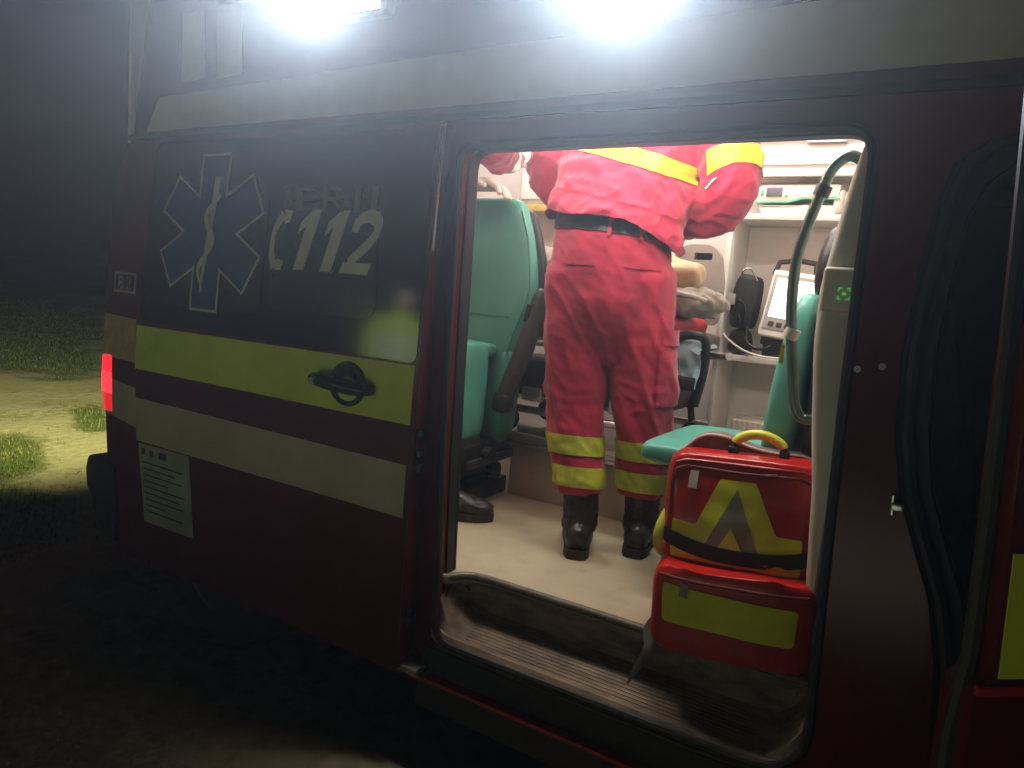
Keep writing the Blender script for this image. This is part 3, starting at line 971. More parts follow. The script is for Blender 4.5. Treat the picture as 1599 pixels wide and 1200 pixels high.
# door handle: round dish with a bar across it
def build_handle():
    bm = bmesh.new()
    n = 28
    prof = [(0.072, 0.000), (0.066, -0.010), (0.060, -0.010), (0.052, -0.003), (0.0, 0.002)]
    c = Vector((-0.288, yb(1.056) + DO, 1.056))
    rows = []
    for r, d in prof:
        rows.append([bm.verts.new(c + Vector((r * math.cos(2 * math.pi * k / n), d, r * 0.93 * math.sin(2 * math.pi * k / n)))) for k in range(n)])
    for A, B in zip(rows, rows[1:]):
        for k in range(n):
            bm.faces.new((A[k], A[(k + 1) % n], B[(k + 1) % n], B[k]))
    bmesh.ops.remove_doubles(bm, verts=bm.verts, dist=1e-5)
    bm_obj(bm, 'handle_dish', 'black_gloss', door, 40)
    y = c.y
    tube('door_handle', [(-0.405, y - 0.004, 1.062), (-0.395, y - 0.030, 1.061), (-0.34, y - 0.042, 1.059), (-0.25, y - 0.042, 1.055), (-0.200, y - 0.030, 1.053), (-0.192, y - 0.004, 1.053)],
         [0.016, 0.019, 0.021, 0.021, 0.019, 0.016], 'black_gloss', door, seg=12)
    cyl('lock', (-0.372, y - 0.034, 1.060), (-0.372, y - 0.066, 1.060), 0.010, 'chrome', door, 14)
build_handle()

# ---- front passenger door, standing open
FH = Vector((1.990, 0.0, 0.0))
FROT = Matrix.Rotation(0.711, 4, 'Z')
def fmap(c):
    return FROT @ (Vector(c) - FH) + FH
f_out = round_poly([(1.062, 0.955), (1.040, 0.940), (1.036, 0.30), (1.08, 0.26), (1.96, 0.26), (1.975, 1.10), (1.76, 1.45), (1.60, 1.745), (1.075, 1.745), (1.058, 1.30)],
                   [0.012, 0.012, 0.0, 0.04, 0.04, 0.05, 0.05, 0.06, 0.03, 0.0])
f_win = round_poly([(1.13, 1.20), (1.86, 1.20), (1.70, 1.45), (1.56, 1.68), (1.13, 1.68)], 0.04)[::-1]
fdoor = skin('front_door', [f_out, f_win], -0.004, 0.05, 'paint', AMB, map_=fmap)
skin('door_window', [f_win[::-1]], 0.012, 0.005, 'glass_dark', fdoor, map_=fmap)
skin('lime_stripe', [[(1.068, 0.958), (1.94, 0.958), (1.95, 1.108), (1.066, 1.108)]], -0.0056, 0.0016, 'lime', fdoor, map_=fmap)
skin('door_trim', [round_poly([(1.10, 0.32), (1.92, 0.32), (1.93, 1.15), (1.10, 1.17)], 0.05)], 0.050, 0.03, 'cab_dark', fdoor, map_=fmap)
skin('waist_crease', [[(1.040, 0.938), (1.95, 0.944), (1.95, 0.952), (1.040, 0.950)]], -0.009, 0.006, 'paint_lit', fdoor, zstep=0, map_=fmap)  # brighter red paints in the highlight along this crease
bm = bmesh.new()
bm_tube(bm, [fmap((1.052 if z > 0.95 else 1.038, yb(z) + 0.022, z)) for z in np.linspace(0.32, 1.72, 16)], 0.010, 8)
bm_obj(bm, 'door_edge_rubber', 'rubber', fdoor, 40)

# ---- inside shell
def floor_plate():
    pts = [(-1.58, 0.02), (0.045, 0.02), (0.085, 0.085), (0.14, 0.108), (1.045, 0.118), (1.045, 1.68), (-1.58, 1.68)]
    pts = round_poly(pts, [0, 0.03, 0.04, 0.05, 0, 0, 0], 5)
    prism('floor', pts, 0.522, 0.550, 'floor', AMB, 0.004, axis='z')
    e = [(0.030, 0.030), (0.050, 0.045), (0.078, 0.083), (0.10, 0.096), (0.14, 0.1035), (0.5, 0.108), (1.04, 0.113)]
    tube('floor_edge', [(x, y + 0.003, 0.5385) for x, y in e], 0.0125, 'edge_trim', AMB, seg=10, flat=1.0)
floor_plate()
def step_tray():
    bm = bmesh.new()
    prof = [(-0.004, 0.352), (-0.006, 0.372), (0.004, 0.386), (0.012, 0.386), (0.020, 0.382), (0.110, 0.424), (0.126, 0.434), (0.132, 0.455), (0.130, 0.50), (0.126, 0.522)]
    xs = [0.035, 0.050, 0.075, 0.11] + list(np.linspace(0.16, 0.90, 8)) + [0.95, 0.985, 1.015, 1.035]
    rows = []
    for x in xs:
        lift = 0.0
        if x < 0.11:
            lift = ((0.11 - x) / 0.075) ** 2
        if x > 0.93:
            lift = ((x - 0.93) / 0.105) ** 2
        rows.append([bm.verts.new((x, y - (0.06 * lift if y > 0.1 and x < 0.2 else 0.0), z + (0.12 * lift if 0.015 < y and z < 0.5 else 0.02 * lift if z < 0.5 else 0.0))) for y, z in prof])
    for A, B in zip(rows, rows[1:]):
        for i in range(len(prof) - 1):
            bm.faces.new((A[i], B[i], B[i + 1], A[i + 1]))
    t = bm_obj(bm, 'step_tray', 'tray', AMB, 40)
    for k in range(9):
        y = 0.028 + k * 0.0095
        bm = bmesh.new()
        zt = 0.382 + (y - 0.020) * 0.4667
        bm_box(bm, (0.13, y, zt - 0.004), (0.92, y + 0.004, zt + 0.0018))
        bm_obj(bm, 'tread_rib', 'tray', t, 0)
step_tray()
box('inner_far_wall', (-1.58, 1.655, 0.55), (1.05, 1.675, 2.44), 'wall', AMB, 0.002)
box('inner_rear_wall', (-1.60, 0.06, 0.55), (-1.58, 1.68, 2.44), 'wall', AMB, 0.002)
box('inner_bulkhead', (1.022, 0.27, 0.55), (1.050, 1.655, 2.44), 'wall', AMB, 0.002)
box('ceiling', (-1.58, 0.14, 2.425), (1.05, 1.66, 2.445), 'wall', AMB, 0.002)
skin('inner_side_lining', [[(-1.58, 0.56), (-0.075, 0.56), (-0.075, 2.42), (-1.58, 2.42)]], 0.072, 0.012, 'wall', AMB)
skin('lintel_lining', [[(-0.073, 1.775), (1.05, 1.775), (1.05, 2.42), (-0.073, 2.42)]], 0.072, 0.012, 'wall', AMB)
# ceiling lamps
for (x, y, w, d) in ((-0.50, 0.34, 0.60, 0.12), (0.45, 0.34, 0.60, 0.12), (-0.50, 1.16, 0.60, 0.12), (0.45, 1.16, 0.60, 0.12)):
    h = box('ceiling_lamp', (x - w / 2 - 0.02, y - d / 2 - 0.02, 2.398), (x + w / 2 + 0.02, y + d / 2 + 0.02, 2.424), 'white', AMB, 0.006)
    box('diffuser', (x - w / 2, y - d / 2, 2.392), (x + w / 2, y + d / 2, 2.400), 'panel', h, 0.002)
    a = bpy.data.lights.new('ceiling_lamp_light', 'AREA')
    a.shape = 'RECTANGLE'
    a.size, a.size_y = w, d
    a.energy = P_INSIDE
    a.color = (1.0, 0.91, 0.80)
    o = bpy.data.objects.new('ceiling_lamp_light', a)
    COL.objects.link(o)
    o.location = (x, y, 2.386)
    o.parent = h
# unseen fill lamp added above the doorway to brighten the paramedic's back and legs
h = box('doorway_fill', (0.10, 0.142, 1.835), (0.90, 0.176, 1.868), 'white', AMB, 0.006, rot=(-0.7, 'X'))
box('diffuser', (0.12, 0.150, 1.830), (0.88, 0.182, 1.836), 'strip', h, 0.002, rot=(0.9, 'X'))
a = bpy.data.lights.new('doorway_fill_light', 'AREA')
a.shape = 'RECTANGLE'
a.size, a.size_y = 0.74, 0.025
a.energy = P_DOOR_FILL
a.color = (1.0, 0.91, 0.80)
o = bpy.data.objects.new('doorway_fill_light', a)
COL.objects.link(o)
o.location = (0.50, 0.188, 1.822)
o.rotation_euler = Vector((0, 0.86, -0.50)).to_track_quat('-Z', 'Y').to_euler()
o.parent = h
# trim column beside the doorway
col = prism('pillar_trim', round_poly([(0.998, 0.57), (0.985, 0.57), (0.958, 0.98), (0.940, 1.12), (0.922, 1.30), (0.920, 1.42), (0.938, 1.55), (0.955, 1.66), (0.975, 1.745), (1.03, 1.765), (1.03, 0.57)], 0.02, 4),
            0.115, 0.27, 'trim', AMB, 0.024, seg=4)
box('pillar_box', (0.928, 0.095, 1.372), (1.02, 0.135, 1.468), 'trim', col, 0.012, 4)
for cx, cz, sx_, sz_ in ((0.964, 1.424, 1, 1), (0.986, 1.424, -1, 1), (0.964, 1.400, 1, -1), (0.986, 1.400, -1, -1)):
    bm = bmesh.new()
    bm_box(bm, (min(cx, cx + sx_ * 0.007), 0.0935, cz - 0.001), (max(cx, cx + sx_ * 0.007), 0.0955, cz + 0.001))
    bm_box(bm, (cx - 0.001, 0.0935, min(cz, cz - sz_ * 0.007)), (cx + 0.001, 0.0955, max(cz, cz - sz_ * 0.007)))
    bm_obj(bm, 'corner_mark', 'led_green', col, 0)
box('centre_mark', (0.971, 0.0935, 1.409), (0.979, 0.0955, 1.415), 'led_green', col, 0)
# grab rail
rail_pts = catmull([(0.972, 0.17, 1.692), (0.958, 0.17, 1.706), (0.935, 0.175, 1.712), (0.908, 0.18, 1.690), (0.893, 0.185, 1.655), (0.866, 0.19, 1.56), (0.852, 0.19, 1.48),
                    (0.856, 0.19, 1.36), (0.880, 0.19, 1.20), (0.892, 0.19, 1.145), (0.912, 0.19, 1.122), (0.940, 0.185, 1.128), (0.965, 0.175, 1.140)], 6)
MT['rail'] = M('grey_green_rail', (0.20, 0.29, 0.25), 0.22, metal=0.5, var=0.1, scale=10)
rail = tube('grab_rail', rail_pts, 0.0125, 'rail', AMB, seg=14)
for z, x in ((1.64, 0.889), (1.315, 0.862)):
    cyl('rail_clamp', (x - 0.004, 0.19, z - 0.012), (x + 0.004, 0.19, z + 0.012), 0.018, 'dark_grey' if z > 1.5 else 'trim', rail, 16)
box('rail_tag', (0.845, 0.172, 1.245), (0.855, 0.174, 1.290), 'hivis', rail, 0.0)

# ================================================================== seats
def soft(name, secs, mat, parent, voxel=None, seg=20, up=(0, 1, 0), sub=2):
    """upholstered shape from rounded-rectangle sections: (centre, half a, half b, squareness)"""
    bm = bmesh.new()
    rows = []
    n = len(secs)
    for i, (c, a, b, sq) in enumerate(secs):
        c = Vector(c)
        t = (Vector(secs[min(i + 1, n - 1)][0]) - Vector(secs[max(i - 1, 0)][0])).normalized()
        B = (Vector(up) - t * Vector(up).dot(t)).normalized()
        A = B.cross(t)
        ring = []
        for k in range(seg):
            th = 2 * math.pi * (k + 0.5) / seg
            ct, sn_ = math.cos(th), math.sin(th)
            p = c + A * (a * math.copysign(abs(ct) ** (2 / sq), ct)) + B * (b * math.copysign(abs(sn_) ** (2 / sq), sn_))
            ring.append(bm.verts.new(p))
        rows.append(ring)
    for X, Y in zip(rows, rows[1:]):
        for k in range(seg):
            bm.faces.new((X[k], X[(k + 1) % seg], Y[(k + 1) % seg], Y[k]))
    bm.faces.new(rows[0][::-1])
    bm.faces.new(rows[-1])
    bmesh.ops.recalc_face_normals(bm, faces=bm.faces)
    me = bpy.data.meshes.new(name)
    bm.to_mesh(me)
    bm.free()
    if sub:
        me = evaluated(me, [('SUBSURF', dict(levels=sub, render_levels=sub))])
    return link(me, name, mat, parent, 60)

def attendant_seat():
    s = empty('attendant_seat', (-0.46, 0.80, 0.55), 0.06)
    tag(s, 'teal vinyl attendant seat on a black swivel base with folded armrest', 'seat')
    # backrest: narrow at the top, widest at the shoulders, tapering to the hips
    prof = [(1.150, 0.105, 0.030), (1.140, 0.135, 0.044), (1.10, 0.150, 0.050), (1.00, 0.195, 0.052), (0.88, 0.228, 0.056), (0.82, 0.238, 0.058),
            (0.74, 0.225, 0.062), (0.64, 0.195, 0.064), (0.55, 0.180, 0.060), (0.50, 0.17, 0.05)]
    b = soft('backrest', [((0, 0.02 + 0.10 * (z - 0.5) / 0.65, z + 0.02 * (z > 0.9)), a, d, 4.5) for z, a, d in prof], 'teal', s)
    soft('backrest_shell', [((0.012, 0.075 + 0.10 * (z - 0.5) / 0.65, z - 0.01), a + 0.012, d * 0.8, 3.5) for z, a, d in prof], 'black', s)
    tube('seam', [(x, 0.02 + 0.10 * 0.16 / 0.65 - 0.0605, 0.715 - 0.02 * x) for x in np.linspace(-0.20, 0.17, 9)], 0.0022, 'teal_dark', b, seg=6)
    for sg in (-1, 1):
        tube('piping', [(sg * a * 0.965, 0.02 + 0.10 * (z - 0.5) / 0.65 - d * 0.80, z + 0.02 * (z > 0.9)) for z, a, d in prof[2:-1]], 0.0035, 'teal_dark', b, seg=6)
    # cushion with an overhanging lip, skirt below
    soft('cushion', [((-0.06, -0.29, 0.575), 0.19, 0.014, 4), ((-0.06, -0.285, 0.575), 0.205, 0.028, 4), ((-0.06, -0.18, 0.578), 0.21, 0.034, 5), ((-0.06, -0.03, 0.580), 0.205, 0.034, 5), ((-0.06, 0.0, 0.58), 0.19, 0.02, 4)],
         'teal', s, up=(0, 0, 1))
    soft('skirt', [((-0.075, -0.185, 0.24), 0.145, 0.080, 6), ((-0.075, -0.185, 0.26), 0.155, 0.085, 6), ((-0.072, -0.19, 0.42), 0.165, 0.088, 6), ((-0.068, -0.19, 0.555), 0.175, 0.088, 6)], 'teal_dark', s)  # darker teal paints in the shade under the cushion lip
    soft('side_bolster', [((0.125, -0.20, 0.255), 0.025, 0.085, 4), ((0.125, -0.20, 0.28), 0.032, 0.095, 4), ((0.128, -0.20, 0.45), 0.034, 0.10, 4), ((0.128, -0.20, 0.60), 0.030, 0.095, 4), ((0.126, -0.2, 0.615), 0.02, 0.08, 4)], 'teal', s)
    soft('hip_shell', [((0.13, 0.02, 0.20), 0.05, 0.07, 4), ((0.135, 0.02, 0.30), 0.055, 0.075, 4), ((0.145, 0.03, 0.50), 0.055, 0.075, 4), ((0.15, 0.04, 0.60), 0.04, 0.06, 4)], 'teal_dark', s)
    # folded-up armrest
    bm = bmesh.new()
    bm_tube(bm, [(0.215, -0.10, 0.395), (0.225, -0.09, 0.43), (0.262, -0.04, 0.60), (0.290, 0.00, 0.78), (0.296, 0.005, 0.815), (0.297, 0.007, 0.828)], [0.026, 0.036, 0.038, 0.034, 0.027, 0.014], 14, flat=0.75)
    ar = bm_obj(bm, 'armrest', 'dark_grey', s, 50)
    box('armrest_inlay', (0.255, -0.05, 0.70), (0.272, -0.035, 0.77), 'black', ar, 0.004, rot=(0.16, 'Y'))
    soft('armrest_hinge', [((0.205, -0.09, 0.35), 0.035, 0.03, 3), ((0.215, -0.09, 0.40), 0.045, 0.04, 3), ((0.212, -0.085, 0.44), 0.03, 0.03, 3)], 'black', s)
    # swivel base
    box('base_plinth', (-0.20, -0.20, 0.0), (0.16, 0.10, 0.07), 'black', s, 0.012)
    box('base_column', (-0.14, -0.16, 0.06), (0.10, 0.08, 0.16), 'black_gloss', s, 0.01)
    box('base_frame', (-0.23, -0.26, 0.14), (0.17, 0.10, 0.235), 'black', s, 0.014)
    box('slide_rail', (0.172, -0.26, 0.155), (0.192, 0.10, 0.185), 'dark_grey', s, 0.004)
    cyl('pivot', (0.165, -0.06, 0.12), (0.195, -0.06, 0.12), 0.036, 'black_gloss', s, 18, bev=0.004)
    cyl('knob', (0.20, -0.17, 0.21), (0.232, -0.17, 0.21), 0.026, 'black', s, 16, bev=0.004)
    box('release_lever', (0.062, -0.315, 0.232), (0.128, -0.285, 0.252), 'red_lever', s, 0.006, rot=(-0.35, 'Y'))
    box('rating_plate', (0.05, -0.262, 0.165), (0.085, -0.258, 0.205), 'dark_grey', s, 0.001)
attendant_seat()

def folding_seat():
    s = empty('folding_seat', (0.83, 0.50, 0.55))
    tag(s, 'teal vinyl folding seat on the bulkhead behind the red backpack', 'seat')
    soft('cushion', [((-0.355, 0.03, 0.405), 0.225, 0.018, 5), ((-0.345, 0.03, 0.402), 0.235, 0.034, 5), ((-0.22, 0.03, 0.402), 0.238, 0.036, 6), ((0.0, 0.03, 0.402), 0.238, 0.036, 6), ((0.03, 0.03, 0.40), 0.22, 0.02, 5)],
         'teal', s, up=(0, 0, 1))
    soft('backrest', [((-0.002, 0.02, 0.43), 0.036, 0.20, 5), ((0.0, 0.02, 0.46), 0.046, 0.215, 5), ((0.008, 0.02, 0.62), 0.044, 0.22, 5), ((0.024, 0.02, 0.80), 0.036, 0.21, 5), ((0.030, 0.02, 0.855), 0.027, 0.18, 4), ((0.032, 0.02, 0.868), 0.016, 0.14, 4)],
         'teal', s)
    soft('headrest', [((0.055, 0.03, 0.845), 0.03, 0.09, 3), ((0.058, 0.03, 0.88), 0.042, 0.13, 3), ((0.062, 0.03, 0.96), 0.045, 0.14, 3), ((0.068, 0.03, 1.03), 0.034, 0.11, 3), ((0.07, 0.03, 1.05), 0.015, 0.05, 3)], 'black', s)
    box('wall_bracket', (0.062, -0.17, 0.25), (0.19, 0.22, 0.82), 'black', s, 0.01)
    tube('support_strut', [(0.115, -0.20, 0.42), (0.135, -0.20, 0.60), (0.165, -0.20, 0.74)], 0.008, 'chrome', s)
    tube('belt', [(0.16, -0.19, 0.86), (0.125, -0.215, 0.60), (0.11, -0.215, 0.38), (0.08, -0.2, 0.3)], 0.018, 'strap', s, flat=0.15)
    box('belt_buckle', (0.095, -0.23, 0.40), (0.125, -0.212, 0.455), 'tag', s, 0.004)
folding_seat()

def cab_seat():
    s = empty('cab_seat', (1.42, 0.42, 0.46))
    tag(s, 'dark cloth cab seat inside the open front doorway at the right', 'seat')
    box('seat_base', (-0.20, -0.20, 0.0), (0.26, 0.22, 0.28), 'cab_dark', s, 0.02)
    soft('cushion', [((-0.22, 0, 0.36), 0.22, 0.05, 5), ((-0.18, 0, 0.36), 0.25, 0.075, 5), ((0.22, 0, 0.38), 0.25, 0.08, 5), ((0.28, 0, 0.38), 0.22, 0.05, 5)], 'cab_cloth', s, up=(0, 0, 1))
    soft('backrest', [((-0.20, 0, 0.40), 0.06, 0.22, 4), ((-0.22, 0, 0.60), 0.07, 0.24, 4), ((-0.27, 0, 0.88), 0.06, 0.23, 4), ((-0.29, 0, 0.98), 0.03, 0.17, 4)], 'cab_cloth', s)
    soft('headrest', [((-0.295, 0, 1.02), 0.035, 0.10, 3.5), ((-0.30, 0, 1.06), 0.05, 0.13, 3.5), ((-0.305, 0, 1.16), 0.048, 0.13, 3.5), ((-0.31, 0, 1.20), 0.025, 0.08, 3.5)], 'cab_cloth', s)
cab_seat()

# ================================================================== shelf unit and what stands on it
def shelf_unit():
    s = empty('shelf_unit', (0.56, 1.50, 0.55))
    tag(s, 'white open shelf unit against the far wall inside the ambulance', 'shelf')
    y0, y1 = -0.11, 0.150
    box('side_board', (-0.222, y0, 0.0), (-0.200, y1, 1.19), 'white', s, 0.003)
    box('side_board', (0.395, y0, 0.0), (0.417, y1, 1.19), 'white', s, 0.003)
    for z in (0.245, 0.605, 1.168):
        box('shelf_board', (-0.1995, y0 + 0.002, z), (0.3945, y1, z + 0.024), 'white', s, 0.003)
    box('back_board', (-0.1995, y1 - 0.012, 0.27), (0.3945, y1 - 0.001, 1.167), 'white', s, 0.0)
    box('front_board', (-0.1995, y0 + 0.004, 0.02), (0.3945, y0 + 0.02, 0.243), 'white', s, 0.003)
shelf_unit()
uc = empty('wall_cupboard', (0.62, 1.50, 1.88))
tag(uc, 'white overhead cupboard above the shelf unit', 'cupboard')
box('carcass', (-0.26, -0.10, 0.02), (0.40, 0.153, 0.40), 'white', uc, 0.006)
box('bottom_lip', (-0.265, -0.118, 0.0), (0.40, -0.085, 0.030), 'white', uc, 0.006)
box('door_panel', (-0.245, -0.112, 0.045), (0.385, -0.102, 0.115), 'white', uc, 0.003)
box('door_panel', (-0.245, -0.112, 0.135), (0.385, -0.102, 0.385), 'white', uc, 0.003)
box('handle', (-0.02, -0.124, 0.122), (0.12, -0.104, 0.130), 'alu', uc, 0.002)
vent = empty('ventilator', (0.585, 1.455, 1.742))
tag(vent, 'long white ventilator with green edging on the top shelf', 'ventilator')
prism('body', round_poly([(-0.13, 0.0), (0.145, 0.0), (0.150, 0.035), (-0.145, 0.035)], 0.012), -0.05, 0.08, 'device', vent, 0.008, seg=3)
prism('cover', round_poly([(-0.155, 0.045), (-0.03, 0.047), (0.02, 0.062), (0.15, 0.062), (0.155, 0.112), (-0.145, 0.112)], 0.015), -0.055, 0.08, 'device', vent, 0.010, seg=3)
prism('green_edge', round_poly([(-0.158, 0.040), (-0.03, 0.042), (0.02, 0.056), (0.155, 0.056), (0.155, 0.063), (0.02, 0.063), (-0.03, 0.049), (-0.156, 0.047)], 0.002, 2), -0.0575, 0.05, 'green', vent, 0.001)
box('display', (-0.115, -0.060, 0.066), (-0.055, -0.054, 0.100), 'display', vent, 0.002)
box('button', (-0.045, -0.060, 0.062), (-0.033, -0.054, 0.074), 'green', vent, 0.002)
box('button', (-0.138, -0.060, 0.070), (-0.126, -0.054, 0.098), 'green', vent, 0.002)
rollo = empty('bandage_roll', (0.745, 1.44, 1.742))
tag(rollo, 'white bandage pack beside the ventilator on the top shelf', 'bandage')
soft('roll', [((-0.03, 0, 0.045), 0.03, 0.03, 3), ((-0.025, 0, 0.045), 0.04, 0.044, 3), ((0.025, 0, 0.045), 0.04, 0.044, 3), ((0.03, 0, 0.045), 0.03, 0.03, 3)], 'device', rollo, up=(0, 0, 1))
box('wrapper_band', (-0.008, -0.0455, 0.003), (0.012, 0.0455, 0.0895), 'tag', rollo, 0.012, 3)

mon = empty('patient_monitor', (0.575, 1.43, 1.179), -0.05)
tag(mon, 'grey and white patient monitor with a bright lit screen on the middle shelf', 'monitor')
tilt = Matrix.Rotation(-0.16, 4, 'X') @ Matrix.Rotation(0.10, 4, 'Y')
def mon_part(name, lo, hi, mat, bev=0.006):
    bm = bmesh.new()
    bm_box(bm, lo, hi)
    if bev:
        bmesh.ops.bevel(bm, geom=bm.edges[:], offset=bev, segments=3, profile=0.6, affect='EDGES')
    bmesh.ops.transform(bm, matrix=tilt, verts=bm.verts)
    return bm_obj(bm, name, mat, mon)
b = mon_part('housing', (-0.085, -0.05, 0.075), (0.125, 0.07, 0.345), 'device', 0.016)
mon_part('bezel', (-0.072, -0.054, 0.105), (0.112, -0.049, 0.325), 'shell_grey', 0.004)
mon_part('screen', (-0.058, -0.057, 0.155), (0.100, -0.053, 0.310), 'screen', 0.002)
for k in range(5):
    mon_part('key', (-0.05 + k * 0.032, -0.058, 0.118), (-0.028 + k * 0.032, -0.053, 0.138), 'dark_grey', 0.003)
tube('carry_handle', [(-0.06, 0.06, 0.335), (-0.05, 0.08, 0.385), (0.02, 0.085, 0.395), (0.09, 0.08, 0.385), (0.10, 0.06, 0.335)], 0.011, 'dark_grey', mon)
mon_part('stand', (-0.07, -0.03, 0.045), (0.11, 0.07, 0.085), 'black', 0.008)
bm = bmesh.new()
bm_box(bm, (-0.05, -0.03, 0.0), (0.10, 0.06, 0.075))
bmesh.ops.bevel(bm, geom=bm.edges[:], offset=0.008, segments=2, affect='EDGES')
bm_obj(bm, 'foot', 'black', mon)
cs = empty('cable_pouch', (0.425, 1.45, 1.179), -0.12)
tag(cs, 'black pouch stuffed with cables left of the lit monitor', 'pouch')
soft('pouch', [((0, 0, 0.105), 0.040, 0.035, 3.5), ((0, 0, 0.13), 0.052, 0.050, 3.5), ((0.005, 0, 0.23), 0.056, 0.055, 3.5), ((0.015, 0, 0.31), 0.050, 0.045, 3.5), ((0.018, 0, 0.325), 0.035, 0.03, 3.5)], 'strap', cs)
box('label_patch', (-0.052, -0.060, 0.20), (-0.02, -0.052, 0.245), 'shell_grey', cs, 0.002)
tube('cable', catmull([(-0.01, -0.03, 0.30), (0.0, -0.065, 0.335), (0.03, -0.055, 0.345), (0.055, -0.04, 0.30)], 6), 0.004, 'chrome', cs)
tube('cable', catmull([(-0.02, -0.05, 0.16), (0.0, -0.075, 0.22), (0.03, -0.07, 0.19), (0.02, -0.06, 0.13), (0.0, -0.06, 0.17)], 6), 0.005, 'black_gloss', cs)
tube('cable', catmull([(0.04, -0.05, 0.12), (0.05, -0.065, 0.06), (0.10, -0.07, 0.035), (0.15, -0.065, 0.05)], 6), 0.007, 'black_gloss', cs)
soft('tripod_bracket', [((0.0, 0, 0.0), 0.055, 0.04, 4), ((0.0, 0, 0.06), 0.045, 0.035, 4), ((0.0, 0, 0.11), 0.035, 0.03, 4)], 'black', cs)

bk = empty('storage_basket', (0.50, 1.45, 0.819))
tag(bk, 'cream ribbed plastic basket on the lowest shelf', 'basket')
bm = bmesh.new()
bm_box(bm, (-0.07, -0.045, 0.0), (0.20, 0.08, 0.11))
for v in bm.verts:
    if v.co.z < 0.01:
        v.co.x *= 0.93; v.co.y *= 0.93
bmesh.ops.bevel(bm, geom=bm.edges[:], offset=0.014, segments=3, affect='EDGES')
bm_obj(bm, 'tub', 'basket', bk)
for k in range(11):
    box('rib', (-0.055 + k * 0.022, -0.0500, 0.012), (-0.047 + k * 0.022, -0.0430, 0.092), 'basket', bk, 0.001)
tb = tube('white_cable', catmull([(0.372, 1.372, 1.262), (0.40, 1.368, 1.238), (0.46, 1.362, 1.205), (0.53, 1.365, 1.188), (0.60, 1.37, 1.186), (0.66, 1.38, 1.187)], 8), 0.0045, 'cable', None, seg=8)
tag(tb, 'thin white cable drooping across the middle shelf', 'cable')

# ================================================================== stretcher and its platform
pf = empty('stretcher_platform', (0.1, 1.15, 0.55))
tag(pf, 'beige stretcher platform with aluminium edge rails behind the standing paramedic', 'platform')
box('plinth', (-0.385, -0.265, 0.0), (0.62, 0.40, 0.205), 'beige', pf, 0.006)
box('top_plate', (-0.395, -0.285, 0.207), (0.63, 0.41, 0.240), 'alu', pf, 0.004)
box('edge_rail', (-0.395, -0.300, 0.212), (0.63, -0.287, 0.222), 'alu', pf, 0.002)
box('edge_rail', (-0.395, -0.305, 0.246), (0.63, -0.280, 0.262), 'alu', pf, 0.003)
box('guide_rail', (-0.395, -0.215, 0.242), (0.63, -0.19, 0.275), 'alu', pf, 0.003)

sr = empty('stretcher', (0.09, 1.14, 0.79))
tag(sr, 'wheeled stretcher with red blanket and black straps behind the paramedic', 'stretcher')
for y in (-0.20, 0.20):
    tube('side_rail', [(-1.35, y, 0.38), (0.30, y, 0.38), (0.335, y * 0.85, 0.385)], 0.016, 'alu', sr)
    tube('lower_rail', [(-1.3, y * 0.9, 0.10), (0.28, y * 0.9, 0.10)], 0.015, 'alu', sr)
for x in (-1.2, -0.45, 0.22):
    for y in (-0.18, 0.18):
        tube('leg', [(x, y, 0.37), (x - 0.03, y, 0.22), (x, y, 0.06)], 0.014, 'black', sr)
        cyl('castor', (x, y - 0.015, 0.052), (x, y + 0.015, 0.052), 0.05, 'tyre', sr, 18, bev=0.006)
box('cross_tray', (-0.55, -0.21, 0.16), (0.20, 0.20, 0.30), 'black', sr, 0.02)
box('latch_plate', (-0.36, -0.235, 0.145), (-0.27, -0.212, 0.20), 'alu', sr, 0.006)
box('latch_plate', (0.02, -0.235, 0.145), (0.10, -0.212, 0.20), 'alu', sr, 0.006)
soft('mattress', [((-1.35, 0, 0.435), 0.20, 0.03, 5), ((-1.33, 0, 0.435), 0.23, 0.042, 5), ((0.27, 0, 0.435), 0.23, 0.042, 5), ((0.30, 0, 0.435), 0.20, 0.03, 5)], 'mattress', sr, up=(0, 0, 1))
soft('red_blanket', [((-0.95, -0.01, 0.480), 0.24, 0.035, 4), ((-0.90, -0.01, 0.485), 0.255, 0.055, 4), ((-0.30, -0.01, 0.49), 0.258, 0.058, 4), ((0.10, -0.01, 0.49), 0.256, 0.060, 4), ((0.20, -0.01, 0.485), 0.25, 0.055, 4), ((0.235, -0.01, 0.475), 0.23, 0.035, 4)], 'blanket', sr, up=(0, 0, 1))
def sheet():
    bm = bmesh.new()
    n, m_ = 22, 14
    g = []
    for i in range(n):
        for j in range(m_):
            u, v = i / (n - 1), j / (m_ - 1)
            x = 0.175 + 0.17 * u + 0.01 * mnoise.noise(Vector((u * 4, v * 4, 0)))
            y = -0.235 - 0.02 * math.sin(v * 9 + u * 5) + 0.18 * (1 - min(1, v * 3))
            z = 0.505 - 0.20 * max(0, v - 0.3) * (1 + 0.6 * mnoise.noise(Vector((u * 5, 2, 1)))) - 0.08 * u + 0.012 * mnoise.noise(Vector((u * 7, v * 7, 4)))
            g.append(bm.verts.new((x, y, z)))
    for i in range(n - 1):
        for j in range(m_ - 1):
            bm.faces.new((g[i * m_ + j], g[i * m_ + j + 1], g[(i + 1) * m_ + j + 1], g[(i + 1) * m_ + j]))
    me = bpy.data.meshes.new('bed_sheet')
    bm.to_mesh(me); bm.free()
    link(evaluated(me, [('SOLIDIFY', dict(thickness=0.006))]), 'bed_sheet', 'sheet', sr, 60)
sheet()
tube('end_frame', catmull([(0.20, -0.245, 0.40), (0.27, -0.25, 0.46), (0.335, -0.24, 0.47), (0.355, -0.22, 0.44), (0.35, -0.2, 0.34), (0.33, -0.2, 0.22)], 6), 0.016, 'black', sr)
